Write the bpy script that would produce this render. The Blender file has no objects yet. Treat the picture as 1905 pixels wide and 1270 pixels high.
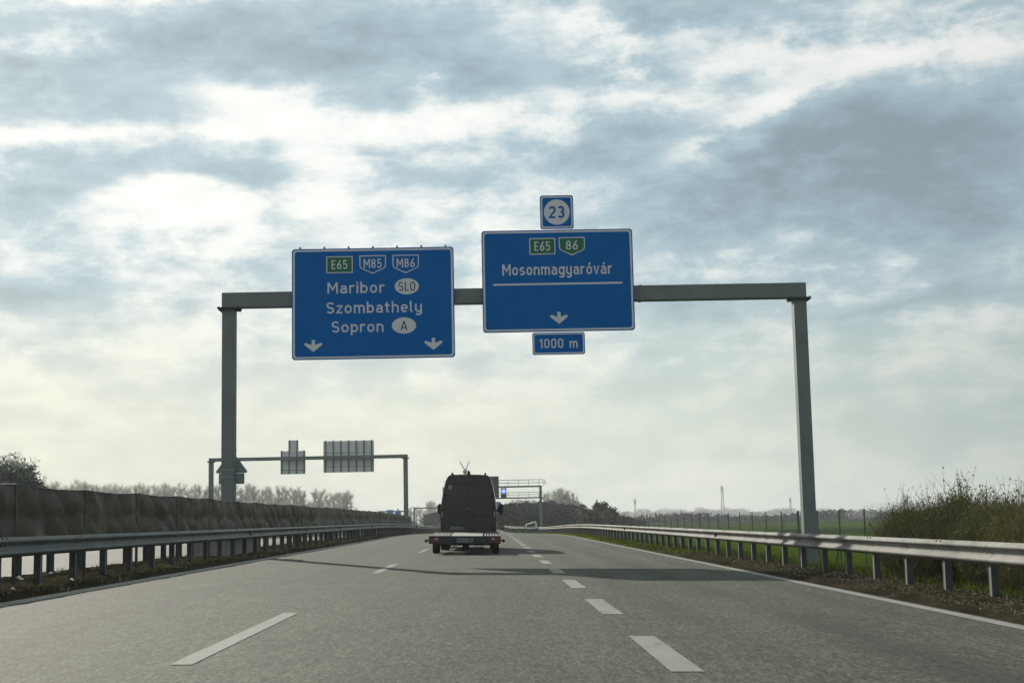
import bpy, bmesh, math, random
from mathutils import Vector, Matrix
C = bpy.context.scene.collection
SC = bpy.context.scene
R = math.radians
rnd = random.Random(7)

# ------------------------------------------------------------------ camera
F = 2646.0                       # focal length in photo pixels (1905 wide)
CAM = Vector((0, 0, 1.1))
yaw, pitch, roll = math.atan(47.3 / F), math.atan(330.2 / F), 0.0205
fw = Vector((math.sin(yaw) * math.cos(pitch), math.cos(yaw) * math.cos(pitch), math.sin(pitch)))
r0 = Vector((math.cos(yaw), -math.sin(yaw), 0))
u0 = r0.cross(fw)
rt = r0 * math.cos(roll) - u0 * math.sin(roll)
up = u0 * math.cos(roll) + r0 * math.sin(roll)
cam = bpy.data.cameras.new('camera')
cam.sensor_width = 36.0
cam.lens = 36.0 * F / 1905.0
cam.clip_start = 0.1
cam.clip_end = 9000
co = bpy.data.objects.new('camera', cam)
C.objects.link(co)
m = Matrix((rt, up, -fw)).transposed().to_4x4()
m.translation = CAM
co.matrix_world = m
SC.camera = co


def at(px, py, Y):
    """world point on the plane y = Y seen at photo pixel (px, py)"""
    d = fw * F + rt * (px - 952.5) + up * (635 - py)
    return CAM + d * (Y / d.y)


# ------------------------------------------------------------------ light
SC.view_settings.view_transform = 'Standard'
SC.view_settings.look = 'None'
SC.view_settings.gamma = 1
SC.view_settings.exposure = 0.55
TO_SUN = Vector((-7.3, 15.0, 8.1)).normalized()
sun = bpy.data.lights.new('sun', 'SUN')
sun.energy = 4.2
sun.angle = R(0.6)
sun.color = (1.0, 0.93, 0.82)
so = bpy.data.objects.new('sun', sun)
C.objects.link(so)
so.rotation_euler = (-TO_SUN).to_track_quat('-Z', 'Y').to_euler()

world = bpy.data.worlds.new('World')
SC.world = world
world.use_nodes = True


class G:
    """small helper for writing shader node graphs"""
    def __init__(s, tree):
        s.t = tree

    def n(s, typ, **kw):
        nd = s.t.nodes.new(typ)
        for k, v in kw.items():
            setattr(nd, k, v)
        return nd

    def link(s, a, b):
        s.t.links.new(a, b)

    def put(s, sock, v):
        if hasattr(v, 'is_output') or isinstance(v, bpy.types.NodeSocket):
            s.link(v, sock)
        else:
            sock.default_value = v

    def math(s, op, a, b=0.0, c=0.0, clamp=False):
        nd = s.n('ShaderNodeMath', operation=op, use_clamp=clamp)
        s.put(nd.inputs[0], a)
        s.put(nd.inputs[1], b)
        s.put(nd.inputs[2], c)
        return nd.outputs[0]

    def noise(s, vec, scale, detail=4, rough=.5, dist=0.0):
        nd = s.n('ShaderNodeTexNoise')
        if vec is not None:
            s.link(vec, nd.inputs['Vector'])
        nd.inputs['Scale'].default_value = scale
        nd.inputs['Detail'].default_value = detail
        nd.inputs['Roughness'].default_value = rough
        nd.inputs['Distortion'].default_value = dist
        return nd.outputs[0]

    def ramp(s, fac, stops, interp='LINEAR'):
        nd = s.n('ShaderNodeValToRGB')
        nd.color_ramp.interpolation = interp
        el = nd.color_ramp.elements
        while len(el) < len(stops):
            el.new(0.5)
        for e, (p, c) in zip(el, stops):
            e.position = p
            e.color = (*c, 1) if len(c) == 3 else c
        s.link(fac, nd.inputs[0])
        return nd.outputs[0]

    def mix(s, fac, a, b, mode='MIX'):
        nd = s.n('ShaderNodeMix', data_type='RGBA', blend_type=mode)
        s.put(nd.inputs[0], fac)
        for i, v in ((6, a), (7, b)):
            if isinstance(v, tuple):
                v = (*v, 1) if len(v) == 3 else v
            s.put(nd.inputs[i], v)
        return nd.outputs[2]

    def mapping(s, vec, scale=(1, 1, 1), loc=(0, 0, 0), rot=(0, 0, 0)):
        nd = s.n('ShaderNodeMapping')
        s.link(vec, nd.inputs[0])
        nd.inputs['Scale'].default_value = scale
        nd.inputs['Location'].default_value = loc
        nd.inputs['Rotation'].default_value = rot
        return nd.outputs[0]


def build_world():
    g = G(world.node_tree)
    nt = world.node_tree
    nt.nodes.clear()
    out = g.n('ShaderNodeOutputWorld')
    bg = g.n('ShaderNodeBackground')
    bg.inputs[1].default_value = 0.1
    g.link(bg.outputs[0], out.inputs[0])
    sky = g.n('ShaderNodeTexSky', sky_type='NISHITA', sun_disc=False)
    sky.sun_elevation = math.asin(TO_SUN.z)
    sky.sun_rotation = math.atan2(TO_SUN.x, TO_SUN.y)
    sky.dust_density = 2.0
    tc = g.n('ShaderNodeTexCoord')
    sep = g.n('ShaderNodeSeparateXYZ')
    g.link(tc.outputs['Generated'], sep.inputs[0])
    x, y, z = sep.outputs
    az = g.math('ARCTAN2', x, y)
    el = g.math('ARCSINE', z)
    zz = g.math('ADD', g.math('MAXIMUM', z, 0.0), 0.27)
    cmb = g.n('ShaderNodeCombineXYZ')
    g.link(g.math('DIVIDE', x, zz), cmb.inputs[0])
    g.link(g.math('DIVIDE', y, zz), cmb.inputs[1])
    P = cmb.outputs[0]
    Pm = g.mapping(P, (1.0, 1.0, 1), (3.1, 7.7, 0), (0, 0, R(18)))
    n1 = g.noise(Pm, 2.0, 7, .55, .3)
    dirv = g.n('ShaderNodeCombineXYZ')
    g.link(az, dirv.inputs[0])
    g.link(g.math('MULTIPLY', el, 1.75), dirv.inputs[1])
    D = dirv.outputs[0]
    n2 = g.noise(g.mapping(D, (1, 1, 1), (1.3, .4, .7), (0, 0, R(-14))), 8.0, 8, .56, .15)
    n3 = g.noise(g.mapping(D, (1, 1, 1), (.2, 2.1, 3.3), (0, 0, R(-20))), 23.0, 7, .64, .15)
    n4 = g.noise(g.mapping(D, (1, 2.4, 1), (4.2, 1.1, 1.3), (0, 0, R(-6))), 13.0, 7, .62, .1)
    dens = g.math('MULTIPLY_ADD', g.math('SUBTRACT', n1, .5), .30, .53)
    dens = g.math('MULTIPLY_ADD', g.math('SUBTRACT', n2, .5), .80, dens)
    dens = g.math('MULTIPLY_ADD', g.math('SUBTRACT', n3, .5), .70, dens)
    dens = g.math('MULTIPLY_ADD', g.math('SUBTRACT', n4, .5), .42, dens)
    # broad cloud banks and openings, as directions on the sky (degrees right of the road, degrees up)
    banks = BANKS
    wob = g.math('MULTIPLY', g.math('SUBTRACT', n2, .5), .10)
    wob2 = g.math('MULTIPLY', g.math('SUBTRACT', n3, .5), .06)
    azw = g.math('ADD', az, g.math('ADD', wob, wob2))
    elw = g.math('ADD', el, g.math('MULTIPLY', g.math('SUBTRACT', n1, .5), .08))
    elw = g.math('ADD', elw, g.math('MULTIPLY', wob, .5))
    ae = g.n('ShaderNodeCombineXYZ')
    g.link(azw, ae.inputs[0])
    g.link(elw, ae.inputs[1])
    for (a, e, sa, se, w, tilt) in banks:
        mp = g.n('ShaderNodeMapping', vector_type='TEXTURE')
        g.link(ae.outputs[0], mp.inputs[0])
        mp.inputs['Location'].default_value = (R(a), R(e), 0)
        mp.inputs['Rotation'].default_value = (0, 0, math.atan(tilt))
        mp.inputs['Scale'].default_value = (R(sa), R(se), 1)
        dt = g.n('ShaderNodeVectorMath', operation='DOT_PRODUCT')
        g.link(mp.outputs[0], dt.inputs[0])
        g.link(mp.outputs[0], dt.inputs[1])
        dens = g.math('MULTIPLY_ADD', g.math('POWER', .3679, dt.outputs['Value']), w, dens)
    K = 7.2
    def kk(c):
        return tuple(v * K / 10 for v in c)
    col = g.ramp(dens, [(0.26, kk((.95, .955, .92))), (0.40, kk((.84, .875, .85))), (0.50, kk((.63, .715, .735))),
                        (0.60, kk((.44, .565, .625))), (0.78, kk((.335, .45, .51))), (1.0, kk((.27, .34, .385)))])
    # towards the right of the frame (away from the sun) the clouds are greyer
    side = g.math('MULTIPLY', g.math('ADD', az, R(2)), 1.0 / R(26), clamp=True)
    col = g.mix(g.math('MULTIPLY', side, .42), col, g.mix(.9, col, (.60, .60, .61), 'MULTIPLY'))
    # thin pale veil near the horizon
    low = g.ramp(side, [(0.0, kk((.79, .80, .665))), (0.35, kk((.70, .75, .64))), (1.0, kk((.33, .40, .375)))])
    low = g.mix(.22, low, col)
    f = g.n('ShaderNodeMapRange', interpolation_type='SMOOTHSTEP')
    g.link(elw, f.inputs[0])
    f.inputs[1].default_value = R(3.2)
    f.inputs[2].default_value = R(11.0)
    f.inputs[3].default_value = 1
    f.inputs[4].default_value = 0
    col = g.mix(g.math('MULTIPLY', f.outputs[0], .93), col, low)
    k10 = g.mix(1.0, col, (10, 10, 10), 'MULTIPLY')
    fin = g.mix(.97, sky.outputs[0], k10)
    g.link(fin, bg.inputs[0])


def pxdir(px, py):
    return math.degrees((px - 912) / F), math.degrees((966 - 0.0205 * (px - 912) - py) / F)


def bank(px, py, rx, ry, w, tilt=0.0):
    a, e = pxdir(px, py)
    return (a, e, math.degrees(rx / F), math.degrees(ry / F), w, tilt)


BANKS = [bank(*q[:4], q[4] * (.74 if q[4] < 0 else 1.0), *q[5:]) for q in (
    (150, 235, 240, 85, .26), (480, 90, 240, 65, .27, .1), (770, 60, 150, 50, .14), (930, 110, 110, 50, .22), (70, 390, 130, 60, .25), (370, 360, 230, 34, .22),
    (1180, 270, 150, 50, .26, .1), (1620, 275, 270, 85, .30), (1790, 370, 230, 140, .30), (1480, 390, 290, 65, .24), (1300, 20, 150, 35, .24), (1230, 110, 55, 26, .16),
    (1850, 70, 80, 40, .18), (1640, 570, 280, 22, .20), (1500, 470, 330, 34, .16), (490, 500, 90, 50, .14), (100, 545, 150, 28, .14), (830, 330, 120, 34, .10), (1130, 440, 200, 40, .10),
    (170, 25, 240, 34, -.30), (60, 130, 80, 26, -.22), (430, 200, 130, 36, -.24), (650, 240, 210, 60, -.30), (850, 215, 140, 60, -.22), (270, 288, 280, 24, -.30, .12),
    (60, 330, 70, 15, -.2), (230, 435, 230, 38, -.25, .1), (140, 500, 110, 34, -.2), (1070, 60, 130, 40, -.2), (1130, 150, 100, 40, -.24), (1430, 110, 140, 38, -.22),
    (1570, 145, 110, 45, -.22, .3), (1450, 205, 130, 22, -.30, .22), (1320, 285, 65, 26, -.36, .2), (1720, 125, 170, 28, -.22), (1000, 190, 90, 40, -.18),
    (1490, 470, 60, 12, -.16), (1680, 545, 60, 12, -.16), (1270, 500, 80, 12, -.12), (650, 330, 110, 24, -.12), (640, 690, 500, 60, -.08))]
build_world()

# ------------------------------------------------------------------ materials
MATS = {}


def mat(name, color=(.5, .5, .5), rough=.6, metal=0.0, var=.12, scale=6.0, bump=0.0, bscale=40.0, spec=.5, emit=None, estr=0, color2=None):
    m = bpy.data.materials.new(name)
    m.use_nodes = True
    g = G(m.node_tree)
    b = m.node_tree.nodes['Principled BSDF']
    tc = g.n('ShaderNodeTexCoord')
    nz = g.noise(tc.outputs['Object'], scale, 6, .6)
    lo = tuple(max(0, c * (1 - var * 1.6)) for c in color)
    hi = color2 if color2 else tuple(min(1, c * (1 + var * 1.6)) for c in color)
    colr = g.ramp(nz, [(0.3, lo), (0.7, hi)])
    g.link(colr, b.inputs['Base Color'])
    b.inputs['Roughness'].default_value = rough
    b.inputs['Metallic'].default_value = metal
    b.inputs['Specular IOR Level'].default_value = spec
    if bump:
        bn = g.n('ShaderNodeBump')
        bn.inputs['Strength'].default_value = bump
        bn.inputs['Distance'].default_value = .02
        g.link(g.noise(tc.outputs['Object'], bscale, 5, .6), bn.inputs['Height'])
        g.link(bn.outputs[0], b.inputs['Normal'])
    if emit:
        b.inputs['Emission Color'].default_value = (*emit, 1)
        b.inputs['Emission Strength'].default_value = estr
    MATS[name] = m
    return m


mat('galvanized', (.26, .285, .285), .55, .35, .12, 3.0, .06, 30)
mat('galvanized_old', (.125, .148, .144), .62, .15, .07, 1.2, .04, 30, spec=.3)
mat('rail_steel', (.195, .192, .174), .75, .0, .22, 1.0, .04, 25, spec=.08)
mat('rail_shaded', (.095, .115, .11), .55, .2, .16, 1.2, .04, 25, spec=.4)  # darker copy of the rail steel, its shade put into the colour
mat('post_steel', (.048, .051, .052), .7, .0, .2, 4.0, spec=.2)
mat('bolt_dark', (.05, .045, .04), .7)
mat('reflector', (.10, .035, .02), .4)
mat('sign_blue', (.0, .098, .325), .65, 0, .03, .6, spec=.02)
mat('sign_green', (.01, .11, .055), .5, 0, .04, 2, spec=.2)
mat('sign_white', (.52, .52, .55), .5, 0, .03, 3, spec=.2)
mat('sign_black', (.015, .015, .015), .5)
mat('sign_back', (.55, .55, .55), .6, .1, .08, 1.5, spec=.2)
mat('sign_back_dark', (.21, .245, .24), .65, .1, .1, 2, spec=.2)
mat('van_black', (.0095, .011, .0098), .24, 0, .15, 2, spec=.45)
mat('van_glass', (.0085, .0098, .0098), .2, 0, .1, 2, spec=.48)
mat('van_trim', (.008, .008, .008), .65)
mat('van_side', (.02, .022, .022), .25, 0, .1, 2, spec=.7)
mat('tyre', (.014, .014, .014), .85, 0, .2, 20)
mat('rim', (.22, .22, .22), .4, .7)
mat('lens_red', (.085, .008, .011), .4, 0, .1, 8)
mat('lens_clear', (.30, .30, .29), .3, 0, .1, 8)
mat('lens_amber', (.10, .03, .012), .4)
mat('plate', (.15, .165, .165), .5)
mat('plate_blue', (.03, .06, .2), .5)
mat('trailer_black', (.018, .018, .018), .55, .1, .2, 6)
mat('trailer_alu', (.27, .27, .255), .5, .3, .12, 8)
mat('concrete', (.22, .215, .20), .9, 0, .15, 4, .2, 30)
mat('fence_green', (.02, .05, .045), .55)
mat('bark', (.13, .11, .085), .9, 0, .25, 10)
mat('bark_pale', (.24, .22, .19), .9, 0, .2, 10)
mat('twig_pale', (.60, .58, .53), .9, 0, .15, .5, spec=.0)
mat('twig_green', (.41, .42, .36), .9, 0, .2, .5, spec=.0)
mat('twig_grey', (.50, .48, .45), .9, 0, .15, .5, spec=.0)
mat('twig_far', (.40, .37, .37), .95, 0, .1, .05, spec=0)
mat('tree_grey', (.075, .088, .062), .95, 0, .3, .5, spec=0)
mat('evergreen', (.036, .050, .038), .95, 0, .35, .6, spec=.0)
mat('evergreen_brown', (.07, .058, .03), .95, 0, .3, .6, spec=.0)
mat('shrub_leaf', (.20, .19, .06), .9, 0, .3, 1.5, spec=.0)
mat('shrub_leaf_dark', (.10, .09, .032), .9, 0, .35, 1.5, spec=.0)
mat('shrub_stem', (.19, .165, .08), .9, 0, .25, 8, spec=.0)
mat('white_steel', (.62, .62, .58), .5, .1)
mat('mast_grey', (.33, .33, .34), .7)
mat('led_blue', (.1, .2, .6), .4, emit=(.22, .34, 1.0), estr=.5)
mat('led_white', (.5, .6, .9), .4, emit=(.55, .68, 1.0), estr=.55)
mat('far_hedge', (.02, .035, .032), .95, 0, .3, .1, spec=.0)
mat('roof_grey', (.35, .36, .38), .7)


def m_asphalt(name, base, streak=True):
    m = bpy.data.materials.new(name)
    m.use_nodes = True
    g = G(m.node_tree)
    b = m.node_tree.nodes['Principled BSDF']
    tc = g.n('ShaderNodeTexCoord')
    o = tc.outputs['Object']
    n_big = g.noise(g.mapping(o, (.35, .05, 1)), 1.0, 5, .6)
    n_mid = g.noise(g.mapping(o, (1.2, .45, 1)), 1.6, 6, .65)
    n_fine = g.noise(o, 38, 4, .75)
    vor = g.n('ShaderNodeTexVoronoi')
    vor.inputs['Scale'].default_value = 62
    g.link(o, vor.inputs['Vector'])
    n_chip = vor.outputs['Color']
    n_band = g.noise(g.mapping(o, (1.9, .012, 1)), 1.0, 4, .6)
    n_big = g.math('ADD', g.math('MULTIPLY', n_big, .45), g.math('MULTIPLY', n_band, .55))
    t = g.math('ADD', g.math('MULTIPLY', n_big, .46), g.math('MULTIPLY', n_mid, .30))
    t = g.math('ADD', t, g.math('MULTIPLY', n_fine, .24))
    c = g.ramp(t, [(0.30, tuple(v * .50 for v in base)), (0.5, base), (0.70, tuple(v * 1.45 for v in base))])
    chip = g.n('ShaderNodeSeparateColor')
    g.link(n_chip, chip.inputs[0])
    stone = g.ramp(chip.outputs[0], [(0.0, (.3, .3, .3)), (0.35, (.8, .8, .8)), (0.8, (1.15, 1.15, 1.13)), (1.0, (2.1, 2.08, 2.0))])
    c = g.mix(.85, c, stone, 'MULTIPLY')
    grain = g.math('ADD', g.math('MULTIPLY', g.noise(g.mapping(o, (1, .13, 1)), 52, 2, .6), .55), g.math('MULTIPLY', g.noise(g.mapping(o, (1, .2, 1)), 17, 3, .6), .45))
    c = g.mix(.9, c, g.ramp(grain, [(.34, (.40, .40, .40)), (.5, (1, 1, 1)), (.66, (1.65, 1.65, 1.6))]), 'MULTIPLY')
    if streak:
        # old oil and tyre bands along the lanes
        sep = g.n('ShaderNodeSeparateXYZ')
        g.link(o, sep.inputs[0])
        wob = g.math('MULTIPLY', g.math('SUBTRACT', g.noise(g.mapping(o, (.2, .12, 1)), 1.0, 3), .5), .5)
        xx = g.math('ADD', sep.outputs[0], wob)
        tot = 0.0
        for cx, w, a in ((3.45, .5, .55), (2.15, .35, .38), (-.4, .55, .22), (-4.2, .5, .2), (4.7, .4, .32), (-1.3, .3, .16), (.5, .3, .16)):
            q = g.math('POWER', g.math('DIVIDE', g.math('SUBTRACT', xx, cx), w), 2.0)
            tot = g.math('MULTIPLY_ADD', g.math('EXPONENT', g.math('MULTIPLY', q, -1)), a, tot)
        patch = g.ramp(g.noise(g.mapping(o, (.5, .10, 1)), 1.3, 4, .6), [(.4, (0, 0, 0)), (.62, (1, 1, 1))])
        tot = g.math('MULTIPLY', tot, g.math('ADD', g.math('MULTIPLY', patch, .75), .25))
        c = g.mix(tot, c, (.02, .02, .018))
    g.link(c, b.inputs['Base Color'])
    b.inputs['Roughness'].default_value = .8
    b.inputs['Specular IOR Level'].default_value = .07
    bn = g.n('ShaderNodeBump')
    bn.inputs['Strength'].default_value = .55
    bn.inputs['Distance'].default_value = .012
    h = g.math('ADD', g.math('MULTIPLY', chip.outputs[1], .6), g.math('MULTIPLY', n_fine, .8))
    g.link(h, bn.inputs['Height'])
    g.link(bn.outputs[0], b.inputs['Normal'])
    MATS[name] = m


m_asphalt('asphalt', (.067, .071, .056))
m_asphalt('asphalt_light', (.115, .115, .106), False)  # paler copy: low sun glare on the opposite road put into its colour


def m_paint():
    m = bpy.data.materials.new('road_paint')
    m.use_nodes = True
    g = G(m.node_tree)
    b = m.node_tree.nodes['Principled BSDF']
    tc = g.n('ShaderNodeTexCoord')
    o = tc.outputs['Object']
    n1 = g.noise(o, 26, 5, .7)
    n2 = g.noise(g.mapping(o, (1, .35, 1)), 2.2, 6, .7)
    t = g.math('ADD', g.math('MULTIPLY', n1, .5), g.math('MULTIPLY', n2, .5))
    c = g.ramp(t, [(0.37, (.07, .07, .06)), (0.43, (.175, .177, .16)), (0.56, (.205, .207, .188)), (0.7, (.23, .232, .21))])
    g.link(c, b.inputs['Base Color'])
    b.inputs['Roughness'].default_value = .8
    b.inputs['Specular IOR Level'].default_value = .08
    MATS['road_paint'] = m


m_paint()


def m_ground():
    m = bpy.data.materials.new('field_grass')
    m.use_nodes = True
    g = G(m.node_tree)
    b = m.node_tree.nodes['Principled BSDF']
    tc = g.n('ShaderNodeTexCoord')
    o = tc.outputs['Object']
    n1 = g.noise(g.mapping(o, (.02, .006, 1)), 1.0, 5, .6)
    n2 = g.noise(o, .8, 6, .65)
    n3 = g.noise(o, 9, 4, .7)
    t = g.math('ADD', g.math('MULTIPLY', n1, .45), g.math('MULTIPLY', n2, .35))
    t = g.math('ADD', t, g.math('MULTIPLY', n3, .2))
    c = g.ramp(t, [(0.34, (.016, .028, .002)), (0.5, (.029, .050, .003)), (0.66, (.048, .074, .005))])
    # field strips far out: ploughed, winter crop
    sep = g.n('ShaderNodeSeparateXYZ')
    g.link(o, sep.inputs[0])
    yy = g.math('ADD', sep.outputs[1], g.math('MULTIPLY', g.math('SUBTRACT', n1, .5), 60))
    strip = g.ramp(g.math('DIVIDE', yy, 1000), [(0.0, (0, 0, 0)), (.19, (0, 0, 0)), (.20, (1, 1, 1)), (.26, (1, 1, 1)), (.27, (.0, .0, .0)), (.40, (.1, .1, .1)), (.41, (.9, .9, .9)), (1, (.7, .7, .7))])
    c = g.mix(strip, c, (.013, .026, .009))
    g.link(c, b.inputs['Base Color'])
    b.inputs['Roughness'].default_value = 1
    b.inputs['Specular IOR Level'].default_value = .0
    bn = g.n('ShaderNodeBump')
    bn.inputs['Strength'].default_value = .6
    bn.inputs['Distance'].default_value = .08
    g.link(g.math('ADD', n3, g.math('MULTIPLY', n2, .6)), bn.inputs['Height'])
    g.link(bn.outputs[0], b.inputs['Normal'])
    MATS['field_grass'] = m


m_ground()


def m_soil():
    m = bpy.data.materials.new('soil')
    m.use_nodes = True
    g = G(m.node_tree)
    b = m.node_tree.nodes['Principled BSDF']
    tc = g.n('ShaderNodeTexCoord')
    o = tc.outputs['Object']
    n2 = g.noise(g.mapping(o, (1.4, .6, 1)), 1.4, 6, .7)
    n3 = g.noise(o, 22, 6, .75)
    t = g.math('ADD', g.math('MULTIPLY', n2, .55), g.math('MULTIPLY', n3, .45))
    c = g.ramp(t, [(0.34, (.011, .0095, .006)), (0.48, (.026, .0225, .0145)), (0.58, (.047, .041, .027)), (0.69, (.15, .135, .10))])
    # grass takes over farther along the verge
    sep = g.n('ShaderNodeSeparateXYZ')
    g.link(o, sep.inputs[0])
    yy = g.math('ADD', sep.outputs[1], g.math('MULTIPLY', g.math('SUBTRACT', n2, .5), 90))
    gr = g.ramp(g.math('DIVIDE', yy, 200), [(.22, (0, 0, 0)), (.5, (1, 1, 1))])
    gr = g.math('MULTIPLY', gr, g.math('GREATER_THAN', sep.outputs[0], 0.0))
    c = g.mix(gr, c, g.ramp(n3, [(.35, (.05, .065, .008)), (.65, (.12, .13, .018))]))
    g.link(c, b.inputs['Base Color'])
    b.inputs['Roughness'].default_value = 1
    b.inputs['Specular IOR Level'].default_value = .0
    bn = g.n('ShaderNodeBump')
    bn.inputs['Strength'].default_value = .8
    bn.inputs['Distance'].default_value = .05
    g.link(n3, bn.inputs['Height'])
    g.link(bn.outputs[0], b.inputs['Normal'])
    MATS['soil'] = m


m_soil()
mat('dead_grass', (.095, .076, .04), .95, 0, .35, 3, spec=.0)
mat('dead_stalk', (.22, .195, .13), .95, 0, .3, 3, spec=.0)
mat('live_grass', (.095, .135, .010), .9, 0, .35, 1.2, spec=.0)
mat('yellow_grass', (.16, .165, .02), .9, 0, .3, 1.2, spec=.0)
mat('litter', (.6, .6, .56), .8, 0, .1, 3)


def m_fabric():
    m = bpy.data.materials.new('screen_fabric')
    m.use_nodes = True
    g = G(m.node_tree)
    nt = m.node_tree
    b = nt.nodes['Principled BSDF']
    out = nt.nodes['Material Output']
    tc = g.n('ShaderNodeTexCoord')
    o = tc.outputs['Object']
    n1 = g.noise(g.mapping(o, (1, .6, 1)), 1.3, 5, .6)
    n2 = g.noise(o, 30, 3, .6)
    c = g.ramp(g.math('ADD', g.math('MULTIPLY', n1, .7), g.math('MULTIPLY', n2, .3)), [(.34, (.007, .007, .005)), (.46, (.016, .015, .011)), (.56, (.045, .042, .029)), (.66, (.115, .108, .075))])  # pale end of the ramp paints sunlit patches into the fabric
    g.link(c, b.inputs['Base Color'])
    b.inputs['Roughness'].default_value = .6
    b.inputs['Specular IOR Level'].default_value = .2
    tr = g.n('ShaderNodeBsdfTranslucent')
    tr.inputs[0].default_value = (.085, .078, .05, 1)
    ad = g.n('ShaderNodeMixShader')
    ad.inputs[0].default_value = .09
    g.link(b.outputs[0], ad.inputs[1])
    g.link(tr.outputs[0], ad.inputs[2])
    g.link(ad.outputs[0], out.inputs[0])
    MATS['screen_fabric'] = m


m_fabric()


# ------------------------------------------------------------------ mesh helpers
class MB:
    def __init__(s):
        s.v, s.f, s.mi = [], [], []
        s.k = 0

    def add(s, vs, fs):
        o = len(s.v)
        s.v += [tuple(p) for p in vs]
        s.f += [tuple(i + o for i in f) for f in fs]
        s.mi += [s.k] * len(fs)

    def box(s, x0, x1, y0, y1, z0, z1):
        s.add([(x0, y0, z0), (x1, y0, z0), (x1, y1, z0), (x0, y1, z0), (x0, y0, z1), (x1, y0, z1), (x1, y1, z1), (x0, y1, z1)],
              [(0, 3, 2, 1), (4, 5, 6, 7), (0, 1, 5, 4), (1, 2, 6, 5), (2, 3, 7, 6), (3, 0, 4, 7)])

    def bbox(s, x0, x1, y0, y1, z0, z1, r=.02):
        """box with chamfered edges along every axis (simple 24-vertex chamfer)"""
        bm = bmesh.new()
        bmesh.ops.create_cube(bm, size=1)
        for v in bm.verts:
            v.co = Vector(((x0 + x1) / 2 + v.co.x * (x1 - x0), (y0 + y1) / 2 + v.co.y * (y1 - y0), (z0 + z1) / 2 + v.co.z * (z1 - z0)))
        bmesh.ops.bevel(bm, geom=bm.edges[:], offset=r, segments=2, affect='EDGES')
        bm.verts.index_update()
        s.add([v.co[:] for v in bm.verts], [tuple(v.index for v in f.verts) for f in bm.faces])
        bm.free()

    def tube(s, p0, p1, r0, r1=None, n=8, cap=True):
        r1 = r0 if r1 is None else r1
        p0, p1 = Vector(p0), Vector(p1)
        d = (p1 - p0)
        if d.length < 1e-6:
            return
        d.normalize()
        a = d.orthogonal().normalized()
        b = d.cross(a)
        vs = []
        for p, r in ((p0, r0), (p1, r1)):
            for i in range(n):
                t = 2 * math.pi * i / n
                vs.append(p + a * (r * math.cos(t)) + b * (r * math.sin(t)))
        fs = [(i, (i + 1) % n, n + (i + 1) % n, n + i) for i in range(n)]
        if cap:
            fs += [tuple(range(n))[::-1], tuple(range(n, 2 * n))]
        s.add(vs, fs)

    def path(s, pts, r, n=6):
        for a, b in zip(pts, pts[1:]):
            s.tube(a, b, r, r, n)

    def poly(s, pts, y, thick=0.0):
        """flat polygon in the xz plane at y, optional thickness backwards (+y)"""
        n = len(pts)
        if thick:
            vs = [(p[0], y, p[1]) for p in pts] + [(p[0], y + thick, p[1]) for p in pts]
            fs = [tuple(range(n)), tuple(range(2 * n - 1, n - 1, -1))] + [((i + 1) % n, i, n + i, n + (i + 1) % n) for i in range(n)]
            s.add(vs, fs)
        else:
            s.add([(p[0], y, p[1]) for p in pts], [tuple(range(n))])

    def ring(s, outer, inner, y):
        n = len(outer)
        s.add([(p[0], y, p[1]) for p in outer] + [(p[0], y, p[1]) for p in inner],
              [(i, (i + 1) % n, n + (i + 1) % n, n + i) for i in range(n)])

    def ribbon(s, pts, w, y):
        n = len(pts)
        L, Rr = [], []
        for i, p in enumerate(pts):
            if i == 0:
                t = (pts[1][0] - p[0], pts[1][1] - p[1])
                k = 1
            elif i == n - 1:
                t = (p[0] - pts[-2][0], p[1] - pts[-2][1])
                k = 1
            else:
                a = Vector((p[0] - pts[i - 1][0], p[1] - pts[i - 1][1])).normalized()
                b = Vector((pts[i + 1][0] - p[0], pts[i + 1][1] - p[1])).normalized()
                t = a + b
                if t.length < 1e-4:
                    t = a
                t.normalize()
                k = min(1.8, 1 / max(.35, t.dot(a)))
            tl = math.hypot(t[0], t[1])
            nx, nz = -t[1] / tl * w / 2 * k, t[0] / tl * w / 2 * k
            L.append((p[0] + nx, y, p[1] + nz))
            Rr.append((p[0] - nx, y, p[1] - nz))
        s.add(L + Rr, [(i, n + i, n + i + 1, i + 1) for i in range(n - 1)])

    def quad(s, a, b, c, d):
        s.add([a, b, c, d], [(0, 1, 2, 3)])

    def build(s, name, mats, parent=None, smooth=False, loc=None):
        me = bpy.data.meshes.new(name)
        me.from_pydata(s.v, [], s.f)
        if isinstance(mats, str):
            mats = [mats]
        for mm in mats:
            me.materials.append(MATS[mm])
        if len(mats) > 1:
            me.polygons.foreach_set('material_index', s.mi)
        if smooth:
            me.polygons.foreach_set('use_smooth', [True] * len(me.polygons))
        me.update()
        o = bpy.data.objects.new(name, me)
        C.objects.link(o)
        if parent:
            o.parent = parent
        if loc:
            o.location = loc
        return o


def tag(o, label=None, cat=None, group=None, kind=None):
    if label:
        o['label'] = label
    if cat:
        o['category'] = cat
    if group:
        o['group'] = group
    if kind:
        o['kind'] = kind
    return o


def empty(name, loc, label, cat, group=None, rz=0):
    o = bpy.data.objects.new(name, None)
    o.empty_display_size = .3
    C.objects.link(o)
    o.location = loc
    o.rotation_euler.z = rz
    return tag(o, label, cat, group)


def copy_child(src, parent, loc):
    c = src.copy()
    C.objects.link(c)
    c.parent = parent
    c.location = loc
    return c


# ------------------------------------------------------------------ ground
def sm(a, b, x):
    t = max(0, min(1, (x - a) / (b - a)))
    return t * t * (3 - 2 * t)


def cx(y):
    """sideways offset of the road centre line: straight, then a long left bend"""
    if y < 200:
        return 0.0
    if y < 800:
        return -(y - 200) ** 2 / 6400.0
    return -56.25 - (y - 800) * .1875


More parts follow.
